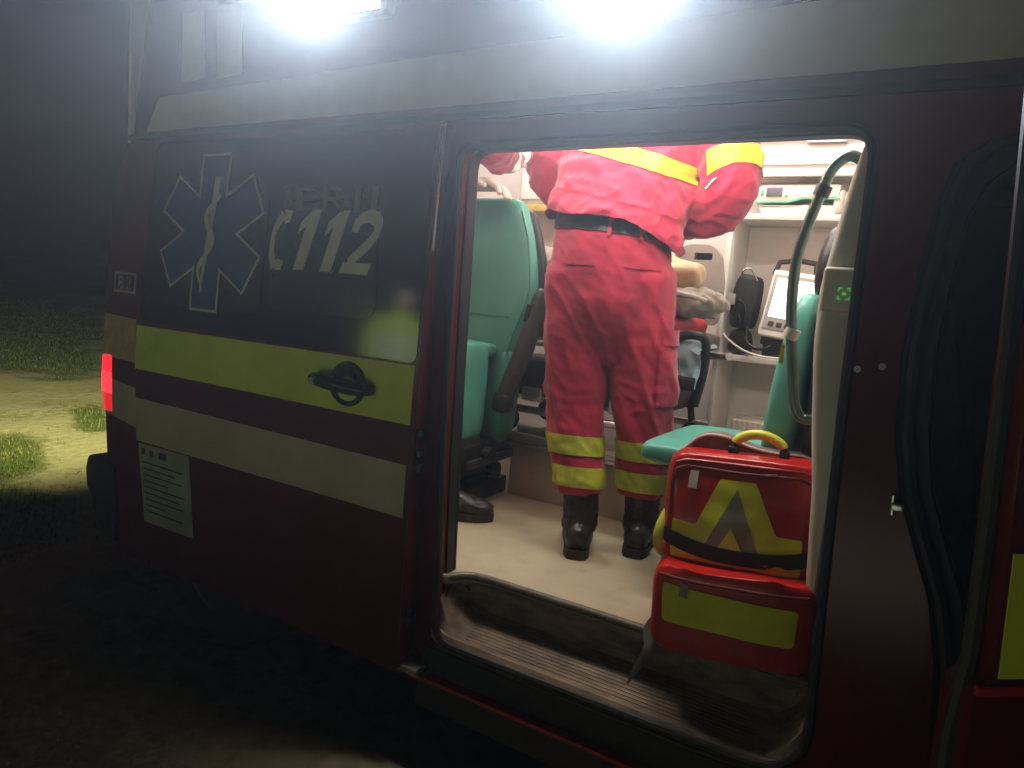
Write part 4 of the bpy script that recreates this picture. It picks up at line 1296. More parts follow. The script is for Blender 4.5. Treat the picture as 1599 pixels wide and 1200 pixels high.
for pts, w in (([(0.21, -0.252, 0.44), (0.235, -0.262, 0.34), (0.225, -0.26, 0.20)], 0.022), ([(0.27, -0.262, 0.36), (0.22, -0.265, 0.30), (0.18, -0.262, 0.28)], 0.018),
               ([(0.205, -0.262, 0.36), (0.19, -0.265, 0.24), (0.215, -0.262, 0.13)], 0.020), ([(0.15, -0.262, 0.36), (0.16, -0.265, 0.26), (0.15, -0.26, 0.2)], 0.018),
               ([(0.20, -0.26, 0.318), (0.28, -0.262, 0.305), (0.34, -0.25, 0.30)], 0.024)):
    tube('strap', catmull(pts, 5), w, 'strap', sr, flat=0.3, up=(0, 1, 0))
for x, z in ((0.205, 0.245), (0.225, 0.20), (0.215, 0.155)):
    box('buckle', (x - 0.02, -0.285, z - 0.014), (x + 0.025, -0.262, z + 0.014), 'black_gloss', sr, 0.004)
# raised plastic head shell with a grip slot
shell = round_poly([(0.03, 0.50), (0.275, 0.50), (0.284, 0.66), (0.262, 0.78), (0.222, 0.815), (0.11, 0.815), (0.06, 0.76)], 0.035)
slot = rrect(0.155, 0.230, 0.755, 0.782, 0.006)[::-1]
bm = bm_plate([shell, slot], 0)
thicken(bm, 0.04)
for v in bm.verts:
    v.co.y += 0.16 - 0.10 * (v.co.x - 0.11)
bm_obj(bm, 'head_shell', 'shell_grey', sr, 35)
box('grip_recess', (0.15, 0.190, 0.750), (0.235, 0.200, 0.787), 'dark_grey', sr, 0.002)
cyl('hose_clip', (0.03, 0.16, 0.842), (0.065, 0.16, 0.842), 0.018, 'shell_grey', sr, 14)
tube('hose', catmull([(-0.06, 0.14, 0.60), (-0.02, 0.13, 0.80), (0.02, 0.14, 0.845), (0.05, 0.15, 0.84)], 6), 0.012, 'device', sr)

# ================================================================== people
def V(*a):
    return Vector(a)

def hand(name, parent, wrist, direction, palm, mat, right=True, curl=0.35, droop=0.0, size=1.0):
    """palm, four unequal jointed fingers and a thumb from the side of the palm"""
    d = Vector(direction).normalized()
    n = Vector(palm)
    n = (n - d * n.dot(d)).normalized()
    s = d.cross(n) * (1 if right else -1)      # towards the thumb
    w = Vector(wrist)
    B = Blob()
    B.loft([(w - d * 0.035, 0.031, 0.025), (w, 0.029, 0.021), (w + d * 0.035, 0.038, 0.019), (w + d * 0.07, 0.043, 0.017), (w + d * 0.09, 0.041, 0.014)], 16, up=n)
    for k, (off, ln, r) in enumerate(((0.031, 0.072, 0.0100), (0.010, 0.080, 0.0103), (-0.011, 0.074, 0.0099), (-0.031, 0.058, 0.0090))):
        p = w + d * (0.082 - 0.004 * abs(k - 1)) + s * off
        a = droop
        pts = [p - d * 0.02, p]
        dd = (d + s * (0.16 - 0.10 * k)).normalized()
        for j, f in enumerate((0.45, 0.30, 0.25)):
            a += curl * (0.7 + 0.25 * j + 0.1 * (k % 2))
            p = p + (dd * math.cos(a) + n * math.sin(a)) * ln * f
            pts.append(p)
        B.limb(pts, [r * 1.12, r * 1.12, r * 1.02, r * 0.95, r * 0.78], 3, 10)
    p = w + d * 0.022 + s * 0.030
    B.limb([p - s * 0.012, p + s * 0.016 + d * 0.020 + n * 0.008, p + s * 0.030 + d * 0.048 + n * 0.014, p + s * 0.033 + d * 0.072 + n * 0.022], [0.016, 0.0135, 0.0115, 0.009], 3, 10)
    me = B.mesh(0.0036, 3)
    for v in me.vertices:
        v.co = w + (v.co - w) * size
    return link(me, name, mat, parent, 70)

def body(name, parent, J, mat, voxel=0.011):
    """the figure itself, one continuous skin: head with a face, neck, trunk, limbs"""
    B = Blob()
    pel, chest, neck, head, fw = J['pelvis'], J['chest'], J['neck'], J['head'], J['face']
    up = (head - neck).normalized()
    right = fw.cross(up).normalized()
    B.loft([(pel - V(0, 0, 0.10), 0.13, 0.09), (pel, 0.150, 0.105), ((pel * 2 + chest) / 3, 0.130, 0.095), (chest, 0.150, 0.105), ((chest * 0.5 + neck * 0.5), 0.135, 0.085)], 18)
    B.limb([chest * 0.3 + neck * 0.7, neck, (neck + head) / 2], [0.062, 0.055, 0.054])
    # skull, jaw, nose, brows, ears
    B.ball(head + up * 0.025, (0.078, 0.095, 0.098) if abs(up.z) > 0.6 else (0.098, 0.085, 0.085))
    B.ball(head - up * 0.045 + fw * 0.030, (0.056, 0.062, 0.062))
    B.ball(head + fw * 0.098 - up * 0.018, 0.016)
    B.ball(head + fw * 0.088 + up * 0.005, 0.012)
    B.ball(head + fw * 0.078 - up * 0.065, (0.026, 0.014, 0.011))
    for sg in (-1, 1):
        B.ball(head + fw * 0.080 + right * sg * 0.032 + up * 0.028, (0.022, 0.012, 0.009))
        B.ball(head + right * sg * 0.080 - up * 0.005, (0.012, 0.020, 0.032))
    for sd in ('r', 'l'):
        B.limb([J['sh_' + sd], J['el_' + sd], J['wr_' + sd]], [0.052, 0.042, 0.027], 6)
        B.limb([J['hip_' + sd], J['kn_' + sd], J['an_' + sd]], [0.078, 0.055, 0.040], 6)
        B.limb([J['an_' + sd], J['an_' + sd] + J['toe_' + sd] * 0.10 - V(0, 0, 0.05), J['an_' + sd] + J['toe_' + sd] * 0.18 - V(0, 0, 0.06)], [0.036, 0.034, 0.024], 4)
    return link(B.mesh(voxel, 3), name, mat, parent, 70)

def hair(parent, J, mat='hair'):
    up = (J['head'] - J['neck']).normalized()
    fw = J['face']
    B = Blob()
    B.ball(J['head'] + up * 0.045 - fw * 0.018, (0.084, 0.096, 0.085))
    B.ball(J['head'] + up * 0.005 - fw * 0.045, (0.076, 0.062, 0.075))
    me = B.mesh(0.008, 2, cloth_folds(0.004, 60, 60, 25, 3))
    return link(me, 'hair', mat, parent, 70)

def boots(parent, J, sole_z=0.0):
    for sd in ('r', 'l'):
        a, t = J['an_' + sd], J['toe_' + sd].normalized()
        base = V(a.x, a.y, sole_z)
        side_ = V(t.y, -t.x, 0)
        B = Blob()
        sh = a + (J['kn_' + sd] - a).normalized() * 0.24
        B.limb([base + V(0, 0, 0.085) - t * 0.005, a + V(0, 0, 0.06), sh], [0.056, 0.056, 0.062], 5, 16)
        def sec(f, z, w, h):
            return (base + t * f + V(0, 0, z), w, h)
        B.loft([sec(-0.070, 0.058, 0.036, 0.046), sec(-0.05, 0.062, 0.041, 0.054), sec(0.03, 0.062, 0.043, 0.056), sec(0.09, 0.052, 0.047, 0.044), sec(0.14, 0.044, 0.050, 0.036), sec(0.18, 0.040, 0.044, 0.030), sec(0.198, 0.036, 0.032, 0.022)], 18, up=(0, 0, 1))
        me = B.mesh(0.006, 4, cloth_folds(0.0035, 30, 30, 45, 5))
        bt = link(me, 'boot', 'boot', parent, 70)
        pts = []
        for f, w in ((-0.092, 0.014), (-0.085, 0.030), (-0.05, 0.041), (0.0, 0.041), (0.05, 0.040), (0.10, 0.048), (0.15, 0.052), (0.19, 0.042), (0.212, 0.020)):
            pts.append((f, w))
        loop = [base + t * f + side_ * w for f, w in pts] + [base + t * f - side_ * w for f, w in pts[::-1]]
        bm = bmesh.new()
        lo_ = [bm.verts.new((p.x, p.y, sole_z + 0.001)) for p in loop]
        hi_ = [bm.verts.new((p.x, p.y, sole_z + 0.030)) for p in loop]
        bm.faces.new(lo_[::-1]); bm.faces.new(hi_)
        for i in range(len(loop)):
            bm.faces.new((lo_[i], lo_[(i + 1) % len(loop)], hi_[(i + 1) % len(loop)], hi_[i]))
        bmesh.ops.bevel(bm, geom=[e for e in bm.edges if e.calc_face_angle(0) > 0.9], offset=0.004, segments=2, affect='EDGES')
        bm_obj(bm, 'sole', 'sole', bt, 50)

def uniform(parent, J, W, hem_z, seed, hem_plane=None, cloth='trouser', top='uniform', drop=0.0):
    """red trousers and jacket over the joints J; returns the two meshes"""
    pel = J['pelvis']
    # trousers
    B = Blob()
    B.loft([(pel + V(0, 0.0, 0.155), W * 0.93, 0.122), (pel + V(0, -0.006, 0.08), W * 0.96, 0.132), (pel + V(0, -0.010, -0.01), W * 0.98, 0.140), (pel + V(0, -0.010, -0.10), W * 0.98, 0.138), (pel + V(0.004, -0.008, -0.19), W * 0.86, 0.112), (pel + V(0.008, -0.004, -0.25), W * 0.62, 0.085)], 26)
    for sd in ('r', 'l'):
        h, k, a = J['hip_' + sd], J['kn_' + sd], J['an_' + sd]
        dn = (a - k).normalized()
        end = a + (k - a) * ((hem_z - a.z) / (k.z - a.z))
        B.limb([h + V(0, -0.012, 0.02), (h * 2 + k) / 3, (h + k * 2) / 3, k, (k + end) / 2, end + V(0, 0, 0.02)], [0.114, 0.112, 0.102, 0.094, 0.086, 0.081], 5, 18)
    big0 = cloth_folds(0.011, 12.0, 10.0, 2.6, seed, 2.0)
    fine0 = cloth_folds(0.0030, 16.0, 16.0, 26.0, seed + 2, 1.6)
    def big(co, nn):
        return big0(V(co.x + 0.55 * co.z, co.y, co.z), nn)
    def fine(co, nn):
        return fine0(V(co.x, co.y, co.z + 0.5 * co.x), nn)
    def wr(co, nn):
        kz = min(abs(co.z - J['kn_r'].z), abs(co.z - J['kn_l'].z))
        bunch = 1.0 + 0.9 * math.exp(-(kz / 0.10) ** 2) + 0.8 * max(0.0, 1 - (co.z - hem_z) / 0.12)
        # folds radiate from the crotch
        cd = (co - (pel - V(0, 0, 0.13))).length
        rad = 0.006 * math.sin(26 * (co.z + 0.8 * abs(co.x - pel.x))) * math.exp(-(cd / 0.20) ** 2)
        return (0.75 * big(co, nn) + fine(co, nn)) * bunch * 0.72 + rad
    tme = B.mesh(0.0075, 5, wr)
    bm = bmesh.new(); bm.from_mesh(tme)
    bmesh.ops.bisect_plane(bm, geom=bm.verts[:] + bm.edges[:] + bm.faces[:], plane_co=(0, 0, hem_z), plane_no=(0, 0, 1), clear_inner=True)
    bm.to_mesh(tme); bm.free()
    tr = link(tme, 'trousers', cloth, parent, 70)
    # jacket
    B = Blob()
    ch, nk = J['chest'], J['neck']
    low = pel + V(0, 0, 0.07)
    B.loft([(low, W * 1.08, 0.150), (low + V(0, -0.004, 0.07), W * 1.12, 0.163), (low * 0.55 + ch * 0.45 + V(0, -0.008, 0.02), W * 1.12, 0.160), (ch, W * 1.10, 0.150), (ch * 0.55 + nk * 0.45, W * 0.98, 0.125), (nk - (nk - ch) * 0.08, 0.085, 0.085)], 26)
    for sd in ('r', 'l'):
        s_, e, w = J['sh_' + sd], J['el_' + sd], J['wr_' + sd]
        B.limb([s_ * 0.8 + ch * 0.2 + V(0, 0, 0.0), s_ * 0.55 + e * 0.45, e * 0.88 + s_ * 0.12, e * 0.7 + w * 0.3 - V(0, 0, 0.012), e * 0.35 + w * 0.65 - V(0, 0, 0.012), w], [0.105, 0.092, 0.086, 0.084, 0.068, 0.050], 5, 18)
    jbig = cloth_folds(0.016, 6.0, 6.0, 9.0, seed + 5, 2.2)
    jfine = cloth_folds(0.006, 15.0, 15.0, 22.0, seed + 7, 1.6)
    jme = B.mesh(0.0085, 5, lambda co, nn: 0.7 * jbig(co, nn) + jfine(co, nn) + 0.010 * math.exp(-((co.z - low.z - 0.03) / 0.05) ** 2))
    co, no = hem_plane or ((0, 0, low.z), (0, 0, 1))
    bm = bmesh.new(); bm.from_mesh(jme)
    def sway(v):
        return drop * max(0.0, (v.x - pel.x) / 0.2) ** 2 + 0.016 * mnoise.noise(Vector((v.x * 9, v.y * 9, seed))) + 0.006 * mnoise.noise(Vector((v.x * 31, v.y * 31, seed)))
    for v in bm.verts:
        v.co.z += sway(v.co)
    bmesh.ops.bisect_plane(bm, geom=bm.verts[:] + bm.edges[:] + bm.faces[:], plane_co=co, plane_no=no, clear_inner=True)
    for v in bm.verts:
        v.co.z -= sway(v.co)
    bm.to_mesh(jme); bm.free()
    jk = link(jme, 'jacket', top, parent, 70)
    return tme, jme, tr, jk

def leg_bands(tme, tr, J, spans):
    for sd, sg in (('l', -1), ('r', 1)):
        mid = (J['an_l'].x + J['an_r'].x + J['kn_l'].x + J['kn_r'].x) / 4
        for z0, z1 in spans:
            band_on(tme, 'reflective_band', 'hivis_lime', tr, [((0, 0, z1), (0, 0.10, 1)), ((0, 0, z0), (0, -0.10, -1)), ((mid, 0, 0), (-sg, 0, 0))], 0.0035)

# ---- the paramedic in the doorway, seen from behind
p1 = empty('person', (0.290, 0.550, 0.550), 0.30)
tag(p1, 'standing paramedic in red uniform seen from behind in the doorway, right elbow out', 'person')
J1 = dict(pelvis=V(-0.062, 0.0, 0.90), chest=V(-0.03, 0.085, 1.33), neck=V(-0.02, 0.185, 1.53), head=V(-0.02, 0.27, 1.64), face=V(0, 0.90, -0.43).normalized(),
          sh_r=V(0.198, 0.08, 1.44), el_r=V(0.283, -0.02, 1.150), wr_r=V(0.125, 0.245, 1.09),
          sh_l=V(-0.215, 0.12, 1.44), el_l=V(-0.300, 0.10, 1.20), wr_l=V(-0.14, 0.34, 1.10),
          hip_r=V(0.030, 0, 0.86), kn_r=V(0.085, 0.01, 0.49), an_r=V(0.112, 0.050, 0.10), toe_r=V(0.10, 0.99, 0),
          hip_l=V(-0.148, 0, 0.86), kn_l=V(-0.130, -0.005, 0.47), an_l=V(-0.075, -0.050, 0.10), toe_l=V(-0.14, 0.98, 0))
body('body', p1, J1, 'skin')
hair(p1, J1)
tme, jme, tr1, jk1 = uniform(p1, J1, 0.192, 0.195, 1, ((-0.05, 0, 1.047), (0.07, 0.0, 1.0)), drop=0.075)
leg_bands(tme, tr1, J1, ((0.312, 0.372), (0.212, 0.276)))
bl = (0.07, 0.0, 1.0)
belt = band_on(tme, 'belt', 'belt', tr1, [((-0.05, 0, 1.048), bl), ((-0.05, 0, 1.005), tuple(-c for c in bl))], 0.005)
for x in (-0.178, -0.085, 0.030, 0.10):
    band_on(tme, 'belt_loop', 'trouser', tr1, [((x + 0.008, 0, 0), (1, 0, -0.12)), ((x - 0.004, 0, 0), (-1, 0, 0.12)), ((-0.05, 0, 1.056), bl), ((-0.05, 0, 0.994), tuple(-c for c in bl)), ((0, 0, 0), (0, 1, 0))], 0.010)
band_on(tme, 'cargo_pocket', 'trouser', tr1, [((0, 0, 0.70), (0, 0, 1)), ((0, 0, 0.50), (0, 0, -1)), ((0.120, 0, 0), (-1, 0, 0)), ((0, 0.09, 0), (0, 1, 0)), ((0, -0.085, 0), (0, -1, 0))], 0.011)
band_on(tme, 'pocket_flap', 'trouser', tr1, [((0, 0, 0.735), (0, 0, 1)), ((0, 0, 0.685), (0, 0, -1)), ((0.120, 0, 0), (-1, 0, 0)), ((0, 0.095, 0), (0, 1, 0)), ((0, -0.09, 0), (0, -1, 0))], 0.016)
for x0, x1 in ((-0.185, -0.085), (-0.005, 0.100)):
    band_on(tme, 'rear_pocket', 'trouser', tr1, [((0, 0, 0.945), (0, 0, 1)), ((0, 0, 0.905), (0, 0, -1)), ((x1, 0, 0), (1, 0, 0)), ((x0, 0, 0), (-1, 0, 0)), ((0, -0.03, 0), (0, 1, 0))], 0.004)
band_on(jme, 'yellow_band', 'hivis', jk1, [((0.17, -0.1, 1.212), (0.24, -0.10, 1.0)), ((0.17, -0.1, 1.160), (-0.24, 0.10, -1.0)), ((0.178, 0, 1.2), (1, 0, 0.15))], 0.004)
ad = (J1['el_r'] - J1['sh_r']).normalized()
ac = J1['sh_r'] * 0.25 + J1['el_r'] * 0.75
band_on(jme, 'sleeve_band', 'hivis', jk1, [(tuple(ac + ad * 0.034), tuple(ad)), (tuple(ac - ad * 0.034), tuple(-ad)), ((0.205, 0, 1.2), (-1, 0, -0.15))], 0.004)
zp = tube('sleeve_zip', [(0.205, -0.075, 1.150), (0.222, -0.078, 1.175), (0.232, -0.080, 1.182)], 0.005, 'chrome', jk1)
band_on(tme, 'seat_seam', 'trouser', tr1, [((-0.058, 0, 0), (1, 0, 0)), ((-0.063, 0, 0), (-1, 0, 0)), ((0, 0, 0.995), (0, 0, 1)), ((0, 0, 0.70), (0, 0, -1)), ((0, 0, 0), (0, 1, 0))], 0.003)
for sg, x in ((-1, -0.225), (1, 0.112)):
    band_on(tme, 'outer_seam', 'trouser', tr1, [((0, -0.012, 0), (0, 1, 0)), ((0, -0.018, 0), (0, -1, 0)), ((x, 0, 0), (-sg, 0, 0)), ((0, 0, 0.98), (0, 0, 1)), ((0, 0, 0.38), (0, 0, -1))], 0.003)
band_on(jme, 'hem_seam', 'uniform', jk1, [((-0.05, 0, 1.098), (0.2, 0, 1)), ((-0.05, 0, 1.094), (-0.2, 0, -1)), ((0.15, 0, 0), (1, 0, 0))], 0.003)
boots(p1, J1)
hand('glove', p1, J1['wr_r'] + V(-0.03, 0.04, -0.01), (-0.5, 0.75, -0.3), (-0.3, -0.2, -1), 'glove', True, 0.45)
hand('glove', p1, J1['wr_l'] + V(0.03, 0.04, -0.01), (0.4, 0.8, -0.3), (0.3, -0.2, -1), 'glove', False, 0.45)

# ---- the second crew member behind the door pillar, gloved hand on the seat
p2 = empty('person', (-0.55, 0.45, 0.55), -0.48)
tag(p2, 'crew member behind the doorway pillar resting a white gloved hand on the teal seat', 'person')
J2 = dict(pelvis=V(0.0, -0.08, 0.88), chest=V(-0.02, -0.02, 1.32), neck=V(-0.02, 0.06, 1.52), head=V(-0.02, 0.13, 1.64), face=V(0, 0.95, -0.3).normalized(),
          sh_r=V(0.16, -0.02, 1.43), el_r=V(0.02, 0.30, 1.37), wr_r=V(-0.165, 0.52, 1.335),
          sh_l=V(-0.20, 0.03, 1.43), el_l=V(-0.305, 0.18, 1.225), wr_l=V(-0.160, 0.325, 1.215),
          hip_r=V(0.10, -0.08, 0.84), kn_r=V(0.06, -0.02, 0.48), an_r=V(0.222, 0.095, 0.10), toe_r=V(0.50, 0.87, 0),
          hip_l=V(-0.10, -0.08, 0.84), kn_l=V(-0.10, -0.06, 0.47), an_l=V(-0.10, -0.10, 0.10), toe_l=V(-0.2, 0.97, 0))
body('body', p2, J2, 'skin')
hair(p2, J2)
tme2, jme2, tr2, jk2 = uniform(p2, J2, 0.180, 0.125, 11)
leg_bands(tme2, tr2, J2, ((0.312, 0.372), (0.212, 0.276)))
fd = (J2['wr_l'] - J2['el_l']).normalized()
fc = J2['wr_l'] * 0.55 + J2['el_l'] * 0.45
band_on(jme2, 'sleeve_band', 'silver_tape', jk2, [(tuple(fc + fd * 0.028), tuple(fd)), (tuple(fc - fd * 0.028), tuple(-fd)), ((0, 0.12, 0), (0, -1, 0))], 0.004)
boots(p2, J2)
hand('glove', p2, J2['wr_l'] + fd * 0.020, (0.80, 0.40, -0.02), (0.15, -0.1, -1.0), 'glove', False, 0.30, 0.12, 1.28)
hand('glove', p2, J2['wr_r'] + V(-0.015, 0.03, 0.0), (-0.3, 0.9, 0.1), (0, -0.2, -1), 'glove', True, 0.4)
rd = (J2['wr_r'] - J2['el_r']).normalized()
rc = J2['wr_r'] * 0.72 + J2['el_r'] * 0.28
band_on(jme2, 'sleeve_band', 'silver_tape', jk2, [(tuple(rc + rd * 0.026), tuple(rd)), (tuple(rc - rd * 0.026), tuple(-rd)), ((0, 0.24, 0), (0, -1, 0)), ((-0.235, 0, 0), (-1, 0, 0))], 0.004)

# ---- a bystander outside, out of frame: seen only as a reflection in the sliding door
p4 = empty('person', (-3.02, -3.50, 0.0), -0.75)
tag(p4, 'bystander in lime jacket, seen only mirrored in the dark glazing of the sliding door', 'person')
J4 = dict(pelvis=V(0.0, 0.0, 0.90), chest=V(0.0, 0.02, 1.34), neck=V(0.0, 0.04, 1.53), head=V(0.0, 0.06, 1.66), face=V(0, 0.98, -0.2).normalized(),
          sh_r=V(0.185, 0.0, 1.43), el_r=V(0.25, 0.0, 1.16), wr_r=V(0.22, 0.10, 0.93),
          sh_l=V(-0.185, 0.0, 1.43), el_l=V(-0.25, 0.0, 1.16), wr_l=V(-0.22, 0.10, 0.93),
          hip_r=V(0.10, 0, 0.86), kn_r=V(0.11, 0.01, 0.48), an_r=V(0.12, 0.0, 0.10), toe_r=V(0.12, 0.99, 0),
          hip_l=V(-0.10, 0, 0.86), kn_l=V(-0.11, 0.01, 0.48), an_l=V(-0.12, 0.0, 0.10), toe_l=V(-0.12, 0.99, 0))
body('body', p4, J4, 'skin', 0.014)
hair(p4, J4)
MT['dark_cloth'] = M('dark_trouser_cloth', (0.03, 0.032, 0.04), 0.8, bump=0.3, bscale=300)
tme4, jme4, tr4, jk4 = uniform(p4, J4, 0.19, 0.06, 21, None, 'dark_cloth', 'hivis_lime')
for z in (1.10, 1.24):
    band_on(jme4, 'silver_band', 'silver_tape', jk4, [((0, 0, z + 0.025), (0, 0, 1)), ((0, 0, z - 0.025), (0, 0, -1)), ((0.21, 0, 0), (1, 0, 0)), ((-0.21, 0, 0), (-1, 0, 0))], 0.004)
boots(p4, J4)
hand('hand', p4, J4['wr_r'] + V(0, 0.01, -0.03), (0.0, 0.25, -1.0), (-1, 0, 0), 'skin', True, 0.25)
hand('hand', p4, J4['wr_l'] + V(0, 0.01, -0.03), (0.0, 0.25, -1.0), (1, 0, 0), 'skin', False, 0.25)

# ---- the patient on the stretcher, mostly hidden behind the paramedic
p3 = empty('person', (-0.20, 1.15, 1.345))
tag(p3, 'patient lying on the stretcher behind the paramedic, one bare elbow showing', 'person')
def patient():
    B = Blob()
    B.ball((0.265, 0.06, 0.125), (0.105, 0.080, 0.085))
    B.ball((0.215, 0.05, 0.165), (0.055, 0.058, 0.055))
    B.ball((0.255, 0.05, 0.218), 0.017)
    B.limb([(0.05, 0.03, 0.07), (0.14, 0.05, 0.09), (0.22, 0.06, 0.11)], [0.07, 0.055, 0.055])
    B.loft([((-0.75, 0, 0.06), 0.15, 0.09), ((-0.55, 0, 0.07), 0.16, 0.105), ((-0.2, 0, 0.075), 0.17, 0.11), ((0.02, 0.01, 0.075), 0.17, 0.10), ((0.09, 0.02, 0.075), 0.10, 0.07)], 18, up=(0, 0, 1))
    B.limb([(0.02, -0.13, 0.09), (0.28, -0.16, 0.10), (0.545, -0.12, 0.125)], [0.062, 0.052, 0.047])
    B.limb([(0.545, -0.12, 0.125), (0.42, -0.05, 0.155), (0.30, 0.03, 0.235)], [0.047, 0.045, 0.032])
    B.limb([(0.30, 0.03, 0.235), (0.25, 0.07, 0.245)], [0.032, 0.034])
    for k in range(4):
        B.limb([(0.262, 0.055 + 0.018 * k, 0.246 - 0.004 * k), (0.215, 0.065 + 0.020 * k, 0.240 - 0.01 * k), (0.18, 0.075 + 0.020 * k, 0.215 - 0.012 * k)], [0.0105, 0.0098, 0.0085], 3, 10)
    B.limb([(0.28, 0.015, 0.225), (0.235, 0.005, 0.232), (0.20, 0.012, 0.225)], [0.013, 0.011, 0.009], 3, 10)
    B.limb([(0.02, 0.15, 0.08), (-0.22, 0.20, 0.06), (-0.42, 0.16, 0.12)], [0.058, 0.045, 0.03])
    B.limb([(-0.42, 0.16, 0.12), (-0.50, 0.14, 0.12), (-0.54, 0.13, 0.11)], [0.032, 0.034, 0.02])
    for y in (-0.09, 0.09):
        B.limb([(-0.68, y, 0.05), (-1.0, y, 0.07), (-1.20, y, 0.03)], [0.085, 0.06, 0.045])
    link(B.mesh(0.0075, 3), 'body', 'skin_pale', p3, 70)
    B = Blob()
    B.loft([((-0.60, 0, 0.07), 0.185, 0.118), ((-0.4, 0, 0.075), 0.19, 0.128), ((-0.15, 0, 0.08), 0.195, 0.132), ((0.03, 0.01, 0.08), 0.19, 0.118), ((0.085, 0.015, 0.08), 0.12, 0.085)], 20, up=(0, 0, 1))
    B.limb([(0.0, -0.13, 0.09), (0.14, -0.155, 0.095), (0.30, -0.160, 0.10)], [0.085, 0.076, 0.068])
    B.limb([(0.0, 0.14, 0.08), (-0.14, 0.18, 0.07)], [0.085, 0.072])
    link(B.mesh(0.009, 4, cloth_folds(0.008, 11, 14, 11, 4)), 'shirt', 'shirt', p3, 70)
    B = Blob()
    B.ball((0.300, 0.06, 0.125), (0.085, 0.084, 0.088))
    link(B.mesh(0.008, 2, cloth_folds(0.004, 60, 60, 25, 3)), 'hair', 'hair', p3, 70)
patient()
gj = empty('folded_jacket', (0.335, 1.05, 1.345))
tag(gj, 'crumpled beige grey jacket bundled under the patient\'s arm at the stretcher end', 'jacket')
B = Blob()
B.loft([((-0.16, 0, 0.01), 0.10, 0.03), ((-0.10, -0.01, 0.025), 0.125, 0.05), ((0.02, -0.01, 0.03), 0.125, 0.055), ((0.09, 0, 0.025), 0.10, 0.045), ((0.115, 0.0, 0.02), 0.06, 0.025)], 20, up=(0, 0, 1))
link(B.mesh(0.007, 4, cloth_folds(0.013, 14, 14, 20, 9, 2.0)), 'cloth_bundle', 'shirt', gj, 70)
tube('collar', catmull([(-0.12, -0.115, 0.03), (-0.05, -0.135, 0.055), (0.03, -0.13, 0.05), (0.085, -0.10, 0.035)], 6), 0.010, 'shell_grey', gj)

# ================================================================== red emergency backpack
bag = empty('backpack', (0.812, 0.205, 0.550), 0.17)
bag.rotation_euler = (-0.035, -0.045, 0.17)
tag(bag, 'glossy red emergency backpack with lime panels strapped at the right of the doorway', 'backpack')
BA, BB, BH = 0.188, 0.092, 0.462
def bag_k(z):
    return float(np.interp(z, [0.0, 0.010, 0.035, 0.08, 0.36, 0.415, 0.440, 0.452, 0.456], [0.90, 0.965, 0.995, 1.0, 1.0, 0.985, 0.95, 0.88, 0.80]))
def bag_b(z):
    return BB * (1.0 - 0.20 * z / BH) * (0.6 + 0.4 * bag_k(z))
def bag_front(x, z):
    u = min(0.999, abs(x) / (BA * bag_k(z)))
    puff = 0.010 * max(0.0, math.cos(min(1, abs(x) / 0.17) * math.pi / 2)) * max(0.0, math.sin(math.pi * min(1, max(0, z / 0.45))))
    return -bag_b(z) * (1 - u ** 4.2) ** (1 / 4.2) - puff + 0.02 * (z / BH) + 0.010 * mnoise.noise(Vector((x * 8, z * 8, 2.0))) + 0.003 * mnoise.noise(Vector((x * 22, z * 22, 5.0)))
def build_bag_body():
    bm = bmesh.new()
    zs = [0.0, 0.004, 0.010, 0.02, 0.035, 0.06] + list(np.linspace(0.09, 0.38, 16)) + [0.40, 0.415, 0.43, 0.44, 0.447, 0.452, 0.456]
    n = 56
    rows = []
    for z in zs:
        k = bag_k(z)
        ring = []
        for i in range(n):
            th = 2 * math.pi * i / n
            c, s = math.cos(th), math.sin(th)
            x = BA * k * math.copysign(abs(c) ** (1 / 3), c)
            yv = bag_b(z) * math.copysign(abs(s) ** (1 / 3), s)
            if s < -0.02:
                yv = bag_front(x, z)
            else:
                yv += 0.02 * (z / BH)
            ring.append(bm.verts.new((x, yv, z)))
        rows.append(ring)
    for A, B_ in zip(rows, rows[1:]):
        for i in range(n):
            bm.faces.new((A[i], A[(i + 1) % n], B_[(i + 1) % n], B_[i]))
    bm.faces.new(rows[0][::-1]); bm.faces.new(rows[-1])
    return bm_obj(bm, 'main_compartment', 'vinyl_red', bag, 60)
bb = build_bag_body()
def on_front(name, loops, mat, lift, fn, parent, step=0.012):
    bm = bm_plate(loops, step)
    xs = [v.co.x for v in bm.verts]
    x = math.floor(min(xs) / step) * step + step
    while x < max(xs):
        bmesh.ops.bisect_plane(bm, geom=bm.verts[:] + bm.edges[:] + bm.faces[:], plane_co=(x, 0, 0), plane_no=(1, 0, 0))
        x += step
    thicken(bm, 0.002)
    for v in bm.verts:
        v.co.y += fn(v.co.x, v.co.z) - lift
    return bm_obj(bm, name, mat, parent, 50)
A_out = round_poly([(-0.160, 0.202), (0.142, 0.198), (0.142, 0.282), (0.084, 0.286), (0.030, 0.404), (-0.052, 0.404), (-0.102, 0.288), (-0.160, 0.294)], 0.006, 3)
on_front('lime_chevron', [A_out], 'bag_lime', 0.003, bag_front, bb)
on_front('grey_chevron', [round_poly([(-0.082, 0.235), (0.048, 0.235), (-0.010, 0.386)], 0.003, 2)], 'bag_grey', 0.0045, bag_front, bb)
on_front('lime_tip', [round_poly([(-0.050, 0.236), (0.012, 0.236), (-0.018, 0.292)], 0.002, 2)], 'bag_lime', 0.006, bag_front, bb)
on_front('grey_line', [[(-0.115, 0.216), (0.07, 0.214), (0.07, 0.221), (-0.115, 0.225)]], 'bag_grey', 0.0045, bag_front, bb)
